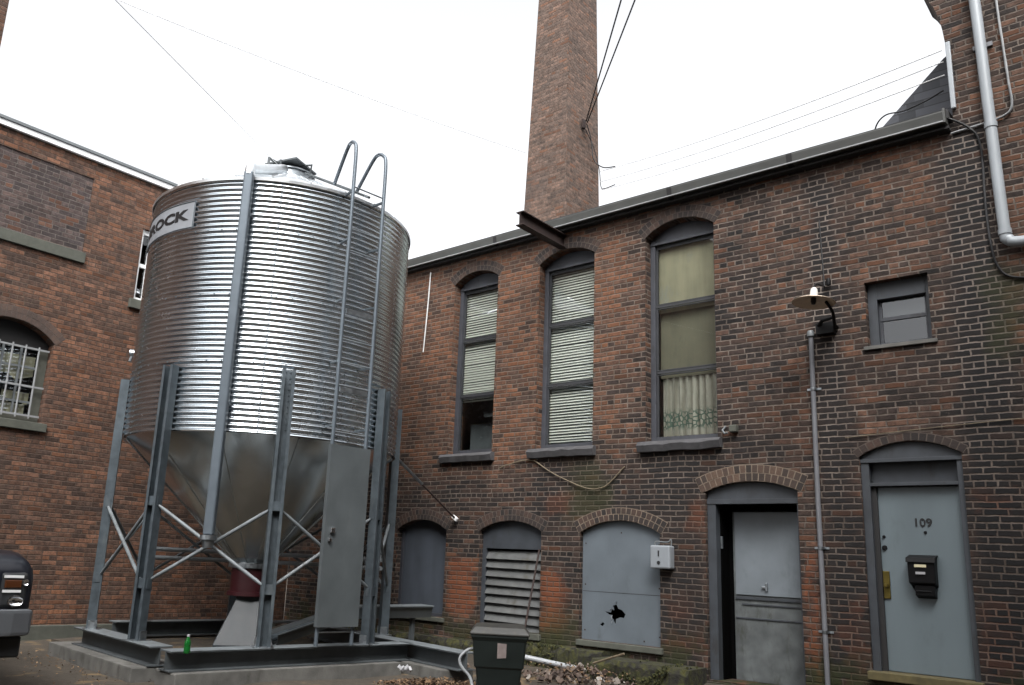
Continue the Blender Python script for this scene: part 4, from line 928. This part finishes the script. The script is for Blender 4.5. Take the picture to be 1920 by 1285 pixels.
# auger trough from the silo boot to the wall
au = thing('auger_trough', (-9.45,7.1,-1.2), 'grey steel auger trough running from under the silo to the boarded window', 'auger')
U = Vector((0,0,1)); TP = [(-.16,0),(-.19,0),(-.19,-.012),(-.165,-.012),(-.10,-.16),(.10,-.16),(.165,-.012),(.19,-.012),(.19,0),(.16,0),(.092,-.15),(-.092,-.15)]
def trough(p, q_, name, cover):
    p, q_ = Vector(p), Vector(q_); dv = (q_-p).normalized(); sd = Vector((dv.y,-dv.x,0)).normalized(); uu_ = sd.cross(dv)
    if uu_.z < 0: uu_ = -uu_
    mb = MB(); mb.prism(TP, (p,sd,uu_), (q_,sd,uu_)); mb.build(name, M['guard'], au)
    if cover: mb = MB(); mb.prism([(-.2,.003),(.2,.003),(.2,.014),(-.2,.014)], (p,sd,uu_), (q_,sd,uu_)); mb.build('cover', M['flange'], au)
trough((-9.50,7.12,-1.03), (-9.44,7.98,-.80), 'inclined_trough', False)
trough((-9.40,8.02,-.69), (-8.93,9.52,-.65), 'level_trough', True)
mb = MB(); mb.tube([(-9.50,7.1,-1.10),(-9.43,8.0,-.86)], .045, 10); mb.build('screw_tube', M['galv_leg'], au)
mb = MB(); mb.obox((-9.02,9.3,-1.09), (.03,0,0), (0,.03,0), (0,0,.275)); mb.build('prop', M['steel_dark'], au)
mb = MB(); mb.tube([(-10.75,8.05,-1.005),(-10.95,9.65,-1.005)], .022, 8); tag(mb.build('pipe', M['hose']), 'thin white pipe lying on the base beams behind the silo', 'pipe')
# brace pipe from the silo leg to the wall
mb = MB(); p, q_ = sp(LEGA[4], RS+.1, 1.46), Vector((-8.83,9.93,.68)); m_ = p.lerp(q_,.42)
st = thing('stay_pipe', tuple(q_), 'slanting stay pipe from the silo to the brick wall, dark with a bright upper end', 'pipe')
mb.tube([p, m_], .024, 8); mb.build('bright_end', M['galv'], st); mb = MB(); mb.tube([m_, q_], .016, 8); mb.build('dark_rod', M['rust'], st)
mb = MB(); mb.obox(q_, (.05,0,-.03), (0,.02,0), (.015,0,.025)); mb.build('wall_plate', M['white_trim'], st, bevel=.008)

# ------------------------------------------------------------------ things on the facade
ib = thing('hoist_beam', (-6.9, FY, 4.78), 'rusty steel beam jutting from the wall above the middle tall window', 'beam')
H, W, tw = .21, .065, .014; pr = [(-W,0),(W,0),(W,-tw),(tw/2,-tw),(tw/2,-H+tw),(W,-H+tw),(W,-H),(-W,-H),(-W,-H+tw),(-tw/2,-H+tw),(-tw/2,-tw),(-W,-tw)]
mb = MB(); mb.prism(pr, ((-6.93,FY+.1,4.98),(1,0,0),(0,0,1)), ((-6.93,FY-1.12,4.985),(1,0,0),(0,0,1))); mb.build('beam_section', M['rust'], ib)

lp = thing('wall_lamp', (-3.2, FY, 3.0), 'old wall lamp with a flat tan shade and white porcelain cap', 'lamp')
lc = (-3.08, 9.45, 3.12); tl = Matrix.Rotation(math.radians(-4), 3, Vector((.95,.31,0))) @ Matrix.Rotation(math.radians(5), 3, 'Y')
mb = MB(); mb.lathe([(.03,.035),(.10,.022),(.20,-.012),(.235,-.03),(.232,-.034),(.198,-.018),(.10,.014),(.03,.027)], 40, lc, tilt=tl); mb.build('lamp_shade', M['lamp_shade'], lp, smooth=50)
mb = MB(); mb.lathe([(.0,.15),(.022,.148),(.036,.13),(.042,.09),(.045,.04),(.03,.03)], 20, lc, tilt=tl); mb.build('porcelain_cap', M['ceramic'], lp, smooth=50)
mb = MB(); mb.lathe([(.028,.026),(.03,-.02),(.022,-.05),(.0,-.055)], 16, lc, tilt=tl); mb.build('socket', M['black_plastic'], lp, smooth=50)
mb = MB(); mb.tube(smoothpath([(-3.0,FY-.01,2.92),(-2.99,FY-.14,2.93),(-2.95,FY-.32,3.02),(-2.96,9.5,3.09)]), .018, 8); mb.box((-3.22,FY-.10,2.84),(-3.02,FY-.001,2.97)); mb.tube([(-3.22,FY-.05,2.93),(-3.12,FY-.16,2.98),(-2.98,FY-.2,2.99)], .022, 8); mb.build('bracket', M['black_metal'], lp)
mb = MB(); mb.tube(smoothpath([(-3.08,9.45,3.26),(-3.09,9.6,3.36),(-3.10,9.9,3.42),(-3.12,FY-.02,3.5),(-3.14,FY-.015,4.3)]), .008, 6); mb.build('lead_wire', M['black_cable'], lp)
mb = MB(); mb.lathe([(.0,.06),(.02,.055),(.03,.02),(.025,-.03),(0,-.035)], 14, (-3.06,FY-.05,3.47)); mb.build('insulator', M['black_metal'], lp, smooth=50)
cd = thing('conduit', (-3.3, FY-.03, GZ), 'grey steel conduit running down the wall from the lamp between the two doors', 'conduit')
mb = MB(); mb.tube([(-3.3,FY-.035,-1.3),(-3.31,FY-.035,.9),(-3.30,FY-.035,2.86)], .028, 12); mb.build('tube', M['conduit'], cd, smooth=50)
for z in (.36, -.55, 2.2):
    mb = MB(); mb.box((-3.38,FY-.012,z-.012),(-3.22,FY-.002,z+.012)); mb.tube([(-3.3,FY-.035,z-.016),(-3.3,FY-.035,z+.016)], .034, 12); mb.build('clamp', M['galv'], cd)
mb = MB(); mb.lathe([(.028,0),(.04,0),(.04,.05),(.03,.07),(0,.075)], 14, (-3.30,FY-.04,2.84)); mb.build('cap', M['trim_grey'], cd, smooth=50)

mt = thing('meter_box', (-5.25, FY, .2), 'small white metal box hung on the wall beside the blue grey board', 'meter box')
mb = MB(facade); mb.box((-5.40,-.14,.05),(-5.12,-.002,.34)); mb.build('box', M['meter'], mt, bevel=.02)
mb = MB(facade); mb.box((-5.285,-.146,.205),(-5.268,-.1405,.275)); mb.build('slot', M['sign_black'], mt)
mb = MB(); mb.tube([(-5.275,FY-.147,.125),(-5.275,FY-.139,.125)], .022, 14); mb.build('knob', M['sign_black'], mt)
mb = MB(); mb.tube(smoothpath([(-5.37,FY-.05,.34),(-5.36,FY-.05,.39),(-5.2,FY-.05,.385),(-5.15,FY-.04,.42),(-5.155,FY-.03,.34)]), .008, 6); mb.build('hanger_wire', M['trim_grey'], mt)

ml = thing('mailbox', (-2.29, FY+.1, .12), 'black metal mailbox hung on the pale numbered door', 'mailbox')
mb = MB(facade); x0, x1 = -2.43, -2.175
mb.prism([(.128,.30),(.0,.27),(-.015,.24),(.0,.02),(.128,-.02)], ((x0,0,0),(0,1,0),(0,0,1)), ((x1,0,0),(0,1,0),(0,0,1))); mb.build('box', M['black_metal'], ml, bevel=.012)
mb = MB(facade); mb.prism([(.128,.318),(-.02,.285),(-.035,.235),(-.022,.235),(-.008,.275),(.128,.306)], ((x0-.012,0,0),(0,1,0),(0,0,1)), ((x1+.012,0,0),(0,1,0),(0,0,1))); mb.build('lid', M['black_metal'], ml, bevel=.004)
mb = MB(facade); mb.box((x0+.065,-.022,.185),(x1-.075,-.0155,.215)); mb.build('name_slot', M['brass_pale'], ml, bevel=.004)
mb = MB(facade); mb.box((x0+.075,-.022,.115),(x1-.09,-.013,.14)); mb.build('card', M['white_label'], ml)
mb = MB(facade); mb.tube([(x0+.02,.09,-.015),(x0+.06,.03,-.06),(x1-.06,.03,-.06),(x1-.02,.09,-.015)], .012, 8); mb.prism([(.12,-.02),(.02,-.0),(.03,-.10),(.12,-.13)], ((x0+.05,0,0),(0,1,0),(0,0,1)), ((x1-.02,0,0),(0,1,0),(0,0,1))); mb.build('paper_holder', M['black_metal'], ml)

jb = thing('junction_box', (-4.31, FY, 1.79), 'small pale junction box on the wall beside the sill of the lace curtain window', 'junction box')
mb = MB(facade); mb.box((-4.33,-.09,1.745),(-4.235,-.002,1.835)); mb.build('box', M['stone_green'], jb, bevel=.012)
mb = MB(facade); mb.tube([(-4.36,-.05,1.745),(-4.40,-.05,1.735),(-4.43,-.045,1.78),(-4.39,-.03,1.83)], .014, 8); mb.build('loop', M['trim_grey'], jb, smooth=60)

def cable(pts, r, m, label, cat='cable', group=None, sm=True, n=6, name='cable'):
    mb = MB(); mb.tube(smoothpath(pts) if sm else pts, r, n); return tag(mb.build(name, m, smooth=60), label, cat, group)
cable([(-8.02,9.975,1.43),(-7.89,9.96,1.47),(-7.6,9.975,1.53),(-7.36,9.97,1.52),(-7.2,9.975,1.43),(-6.98,9.97,1.31),(-6.57,9.97,1.14),(-6.35,9.965,1.085),(-6.2,9.97,1.10),(-6.09,9.975,1.15),(-5.84,9.98,1.38)], .009, M['yellow_cable'], 'faded yellow cable sagging across the wall below the tall windows')
cable([(-2.98,9.985,1.60),(-2.5,9.984,1.63),(-1.9,9.985,1.665),(-1.1,9.985,1.70),(0,9.985,1.73)], .005, M['yellow_cable'], 'thin grey wire stretched along the wall just above the numbered door')
cable([(-9.71,9.97,4.93),(-9.735,9.97,4.3),(-9.78,9.97,3.5)], .011, M['pale_cable'], 'short pale drip pipe on the wall beside the silo, under the gutter', 'pipe', name='pipe')
# right hand pipes
dp = thing('downpipe', (-1.25, FY-.06, 3.5), 'fat grey white downpipe on the taller brick wall, with an elbow at its foot', 'pipe')
mb = MB(); mb.tube(smoothpath([(-1.36,FY-.08,8.5),(-1.30,FY-.08,6.57),(-1.27,FY-.08,4.97),(-1.245,FY-.08,3.72),(-1.22,FY-.08,3.60),(-1.14,FY-.08,3.55),(-.8,FY-.08,3.54)]), .056, 16); mb.build('tube', M['white_pipe'], dp, smooth=60)
for z, x in ((4.93,-1.269),(3.68,-1.243)):
    mb = MB(); mb.tube([(x,FY-.08,z-.03),(x,FY-.08,z+.03)], .064, 16); mb.build('collar', M['white_pipe'], dp, smooth=50)
mb = MB(); mb.box((-1.37,FY-.03,5.92),(-1.18,FY-.002,5.97)); mb.build('strap', M['conduit'], dp)
cable([(-1.12,FY-.03,7.2),(-1.10,FY-.03,6.4),(-1.085,FY-.03,5.9),(-1.07,FY-.03,5.4),(-1.06,FY-.03,5.2),(-1.075,FY-.03,5.09),(-1.14,FY-.03,5.03),(-1.3,FY-.02,5.01),(-1.66,FY-.02,4.985)], .014, M['thin_conduit'], 'thin grey conduit bending round below the end of the gutter behind the fat downpipe', 'conduit', name='conduit')
cable([(-1.66,FY-.04,5.16),(-1.56,FY-.035,5.08),(-1.47,FY-.03,4.98),(-1.41,FY-.02,4.86),(-1.385,FY-.02,4.6),(-1.40,FY-.02,4.1),(-1.385,FY-.02,3.55),(-1.33,FY-.02,3.3),(-1.22,FY-.02,3.19),(-1.0,FY-.02,3.15)], .014, M['black_cable'], 'black cable hanging in a long curve from the end of the gutter down the wall')
mb = MB(); mb.box((-1.635,FY-.045,5.28),(-1.585,FY-.003,6.13)); tag(mb.build('pipe', M['white_pipe'], bevel=.01), 'short white square pipe on the corner of the taller brick wall', 'pipe')
cable([(-2.62,10.6,5.45),(-2.55,10.5,5.62),(-2.42,10.45,5.70),(-2.2,10.4,5.66),(-1.95,10.35,5.68),(-1.75,10.3,5.72)], .010, M['black_cable'], 'black cable looped over the roof edge in front of the slate cheek')
# overhead wires
grp = 'service wires from the chimney to the taller building'
for (z0, z1, L) in ((8.17,6.04,'topmost pale service wire between the chimney and the taller wall'),(7.93,5.89,'middle pale service wire between the chimney and the taller wall'),(7.74,5.72,'lowest pale service wire between the chimney and the taller wall')):
    mb = MB(); mb.tube(sag((-8.75,13.9,z0), (-1.67,9.96,z1), .10), .006, 5); tag(mb.build('cable', M['pale_cable']), L, 'cable', grp)
cable([(-8.90,13.6,9.2),(-8.88,13.75,8.9),(-8.86,13.8,8.5),(-8.80,13.85,8.35),(-8.55,13.75,8.14),(-8.2,13.6,8.0)], .012, M['black_cable'], 'dark drip loop hanging from the cable bracket on the chimney')
cable([(-8.92,13.55,9.1),(-8.88,13.85,8.75),(-8.83,14.0,8.3),(-8.75,13.95,7.85),(-8.6,13.85,7.72),(-8.2,13.6,7.6)], .010, M['black_cable'], 'lower dark drip loop below the chimney bracket')
for dx, (P1), L in ((0, (-6.24,10.51,9.14), 'left one of two thick black cables rising from the chimney out of sight'), (.05, (-6.07,10.66,9.15), 'right one of two thick black cables rising from the chimney out of sight')):
    P0 = Vector((-8.88,13.55+dx,9.22)); P1 = Vector(P1); tt = 7.0; P2 = P0 + (P1-P0)*tt
    mb = MB(); mb.tube([P0 + (P2-P0)*i/30 for i in range(31)], .014, 6); tag(mb.build('cable', M['black_cable']), L, 'cable')
P0 = Vector((-10.04,13.0,8.62)); mb = MB(); mb.tube(sag(P0, (LX,3.6,8.9), .12), .0065, 5); tag(mb.build('cable', M['pale_cable']), 'long pale wire crossing the sky from the left building to the chimney', 'cable')
P0 = sp(-60,.5,5.50); P1 = Vector((-7.30,2.89,5.13))*1.0; P2 = P0 + (P1-P0)*2.6; mb = MB(); mb.tube([P0+(P2-P0)*i/20 for i in range(21)], .004, 5); tag(mb.build('cable', M['pale_cable']), 'faint pale guy wire rising from the silo roof across the sky', 'cable')

# ------------------------------------------------------------------ pickup at the left edge: nose to the right
tk = thing('pickup_truck', (-10.2, 2.36, GZ), 'dark navy pickup truck nosing into the yard, chrome headlight and amber marker showing', 'truck')
NX, Ya, Yb = -8.0, 1.52, 3.41                                     # nose plane, sides
TD = Vector((1, 0, 0)); 
def sect(x, zl, zh, hw, r=.12):                                    # rounded cross section, car axis along x
    yc = (Ya+Yb)/2; pts = []
    for (sy, sz) in ((1,1),(-1,1),(-1,-1),(1,-1)):
        for k in range(5):
            a = {(1,1):0,(-1,1):90,(-1,-1):180,(1,-1):270}[(sy,sz)] + k*22.5
            rr = r if sz > 0 else r*.5
            cy = yc + sy*(hw-rr); cz = (zh-rr) if sz > 0 else (zl+rr)
            pts.append((x, cy + rr*math.cos(math.radians(a)), cz + rr*math.sin(math.radians(a))))
    return pts
HW = (Yb-Ya)/2; sections = [(NX-4.7,-.75,-.10,HW,.1),(NX-3.3,-.75,-.10,HW,.1),(NX-1.5,-.80,-.06,HW,.14),(NX-.35,-.80,-.09,HW-.01,.18),(NX-.12,-.78,-.13,HW-.04,.2),(NX-.02,-.72,-.22,HW-.09,.2),(NX,-.68,-.30,HW-.12,.16)]
vs = []; fs = []
for s in sections: vs += sect(*s)
for k in range(len(sections)-1):
    for i in range(20): fs.append((k*20+i, k*20+(i+1)%20, k*20+20+(i+1)%20, k*20+20+i))
fs += [tuple(range(20)), tuple(range((len(sections)-1)*20, len(sections)*20))]
mb = MB(); mb.add(vs, fs); mb.build('body', M['truck'], tk, smooth=45)
mb = MB(); vs = []
for x, z, hw in ((NX-1.55,-.08,HW-.04),(NX-2.05,.52,HW-.16),(NX-3.1,.56,HW-.16),(NX-3.35,-.08,HW-.05)):
    vs += [(x, (Ya+Yb)/2-hw, z), (x, (Ya+Yb)/2+hw, z)]
mb.add(vs, [(0,1,3,2),(2,3,5,4),(4,5,7,6),(0,2,4,6),(1,7,5,3),(0,6,7,1)]); cab = mb.build('cab', M['truck'], tk, bevel=.05)
mb = MB(); yc = (Ya+Yb)/2
mb.add([(NX-1.60,yc-.78,.0),(NX-1.60,yc+.78,.0),(NX-2.01,yc+.70,.47),(NX-2.01,yc-.70,.47)], [(0,1,2,3)]); mb.build('windscreen', M['black_plastic'], tk)
mb = MB(); mb.box((NX-.02,yc-.55,-.57),(NX+.02,yc+.55,-.28)); gr = mb.build('grille', M['truck_trim'], tk, bevel=.02)
mb = MB()
for i in range(5): mb.box((NX+.021,yc-.52,-.545+i*.055),(NX+.035,yc+.52,-.53+i*.055))
mb.build('grille_bars', M['chrome'], gr)
for s in (1, -1):
    y0, y1 = yc+s*.58, yc+s*.815
    lo, hi = min(y0,y1), max(y0,y1)
    mb = MB(); mb.box((NX-.10,lo,-.575),(NX+.012,hi,-.27)); hl = mb.build('headlight', M['truck_trim'], tk, bevel=.03)
    mb = MB();     mb.lathe([(.0,.0),(.05,.006),(.07,.03)], 18, (0,0,0)); nv_ = 18*3
    for i in range(len(mb.v)-nv_, len(mb.v)): p = mb.v[i]; mb.v[i] = (NX+.01+p[2], lo+.13+p[0], -.515+p[1]*.72)
    mb.build('reflector', M['chrome'], hl, smooth=50); mb = MB(); mb.lathe([(.0,.0),(.02,.003),(.028,.012)], 14, (0,0,0)); nv_ = 14*3
    for i in range(len(mb.v)-nv_, len(mb.v)): p = mb.v[i]; mb.v[i] = (NX+.014+p[2], hi-.03+p[0], -.355+p[1])
    mb.build('side_lamp', M['chrome'], hl, smooth=50)
    mb = MB(); mb.box((NX+.014,lo+.02,-.318),(NX+.022,hi-.05,-.295)); mb.build('upper_shine_strip', M['white_trim'], hl)  # white paint on both strips stands for bright reflections on chrome
    mb = MB(); mb.box((NX+.014,lo+.02,-.443),(NX+.024,hi-.06,-.420)); mb.build('lower_shine_strip', M['white_trim'], hl)
    mb = MB(); mb.box((NX+.013,lo+.03,-.405),(NX+.03,hi-.06,-.335)); mb.build('amber_marker', M['amber'], hl, bevel=.01)
mb = MB(); mb.prism([(NX-.15,Ya+.02),(NX+.06,Ya+.07),(NX+.10,Ya+.25),(NX+.11,yc),(NX+.10,Yb-.25),(NX+.06,Yb-.07),(NX-.15,Yb-.02)], ((0,0,-.81),(1,0,0),(0,1,0)), ((0,0,-.585),(1,0,0),(0,1,0))); bp = mb.build('bumper', M['bumper'], tk, bevel=.03)
mb = MB(); mb.box((NX-.25,Ya+.1,-1.0),(NX-.02,Yb-.1,-.82)); mb.build('air_dam', M['truck_trim'], tk, bevel=.02)
for x in (NX-.95, NX-3.7):
    for y0, y1 in ((Ya+.02,Ya+.27),(Yb-.27,Yb-.02)):
        mb = MB(); mb.tube([(x,y0,GZ+.36),(x,y0+.03,GZ+.36),(x,y1-.03,GZ+.36),(x,y1,GZ+.36)], [.32,.36,.36,.32], 28); wh = mb.build('wheel', M['tyre'], tk, smooth=50)
        mb = MB(); mb.tube([(x,y0-.004,GZ+.36),(x,y1+.004,GZ+.36)], .2, 18); mb.build('rim', M['galv'], wh)

# ------------------------------------------------------------------ unseen brick blocks added to shade the yard and be mirrored in the steel
OB = thing('brick_building', (0, -5.5, GZ), 'plain unseen brick block added behind the camera to shade the yard', 'building')
mb = MB(); mb.box((-4.5,-11,-1.6),(10,-5.5,11.0)); mb.build('wall', M['brick_far'], OB)
mb = MB(); mb.box((3.6,-5.4,-1.6),(9,9.9,11.0)); 
OB2 = thing('brick_building', (4, 0, GZ), 'plain unseen brick block added on the right to shade the yard', 'building'); mb.build('wall', M['brick_far'], OB2)

# ------------------------------------------------------------------ light, sky, camera
SUN_EL, SUN_ROT = math.radians(50), math.radians(142)
W = bpy.data.worlds.new('World'); S.world = W; W.use_nodes = True; nt = W.node_tree
bg = nt.nodes['Background']; sky = nt.nodes.new('ShaderNodeTexSky'); sky.sky_type = 'NISHITA'; sky.sun_disc = False; sky.sun_elevation = SUN_EL; sky.sun_rotation = SUN_ROT
sky.air_density = 1.0; sky.dust_density = 6.0; sky.ozone_density = 1.0
hs = nt.nodes.new('ShaderNodeHueSaturation'); hs.inputs['Saturation'].default_value = .10; nt.links.new(sky.outputs[0], hs.inputs['Color']); nt.links.new(hs.outputs[0], bg.inputs['Color']); bg.inputs['Strength'].default_value = .15
sl = bpy.data.lights.new('sun', 'SUN'); sl.energy = .5; sl.angle = math.radians(25); sl.color = (1.0,.97,.93)
so = bpy.data.objects.new('sun', sl); C.objects.link(so)
dv = Vector((math.sin(SUN_ROT)*math.cos(SUN_EL), math.cos(SUN_ROT)*math.cos(SUN_EL), math.sin(SUN_EL)))
so.rotation_euler = dv.to_track_quat('Z', 'Y').to_euler(); so.location = dv*30

cam = bpy.data.cameras.new('camera'); co = bpy.data.objects.new('camera', cam); C.objects.link(co); S.camera = co
yaw, pitch, roll = [math.radians(a) for a in (-41.87, 13.05, 2.81)]; F = 1566.9; cx, cy = -99.5, 49.6
f = Vector((math.sin(yaw)*math.cos(pitch), math.cos(yaw)*math.cos(pitch), math.sin(pitch)))
r0 = Vector((math.cos(yaw), -math.sin(yaw), 0)); u0 = r0.cross(f); rr = r0*math.cos(roll) + u0*math.sin(roll); uu = rr.cross(f)
co.matrix_world = Matrix((( rr.x, uu.x, -f.x, 0), (rr.y, uu.y, -f.y, 0), (rr.z, uu.z, -f.z, 0), (0,0,0,1)))
cam.sensor_width = 36; cam.sensor_fit = 'HORIZONTAL'; cam.lens = 36*F/1920; cam.shift_x = -cx/1920; cam.shift_y = cy/1920; cam.clip_start = .05; cam.clip_end = 500
S.render.engine = 'CYCLES'; S.render.resolution_x = 1024; S.render.resolution_y = 685
S.view_settings.view_transform = 'Standard'; S.view_settings.look = 'None'; S.view_settings.gamma = 1; S.view_settings.exposure = 1.6
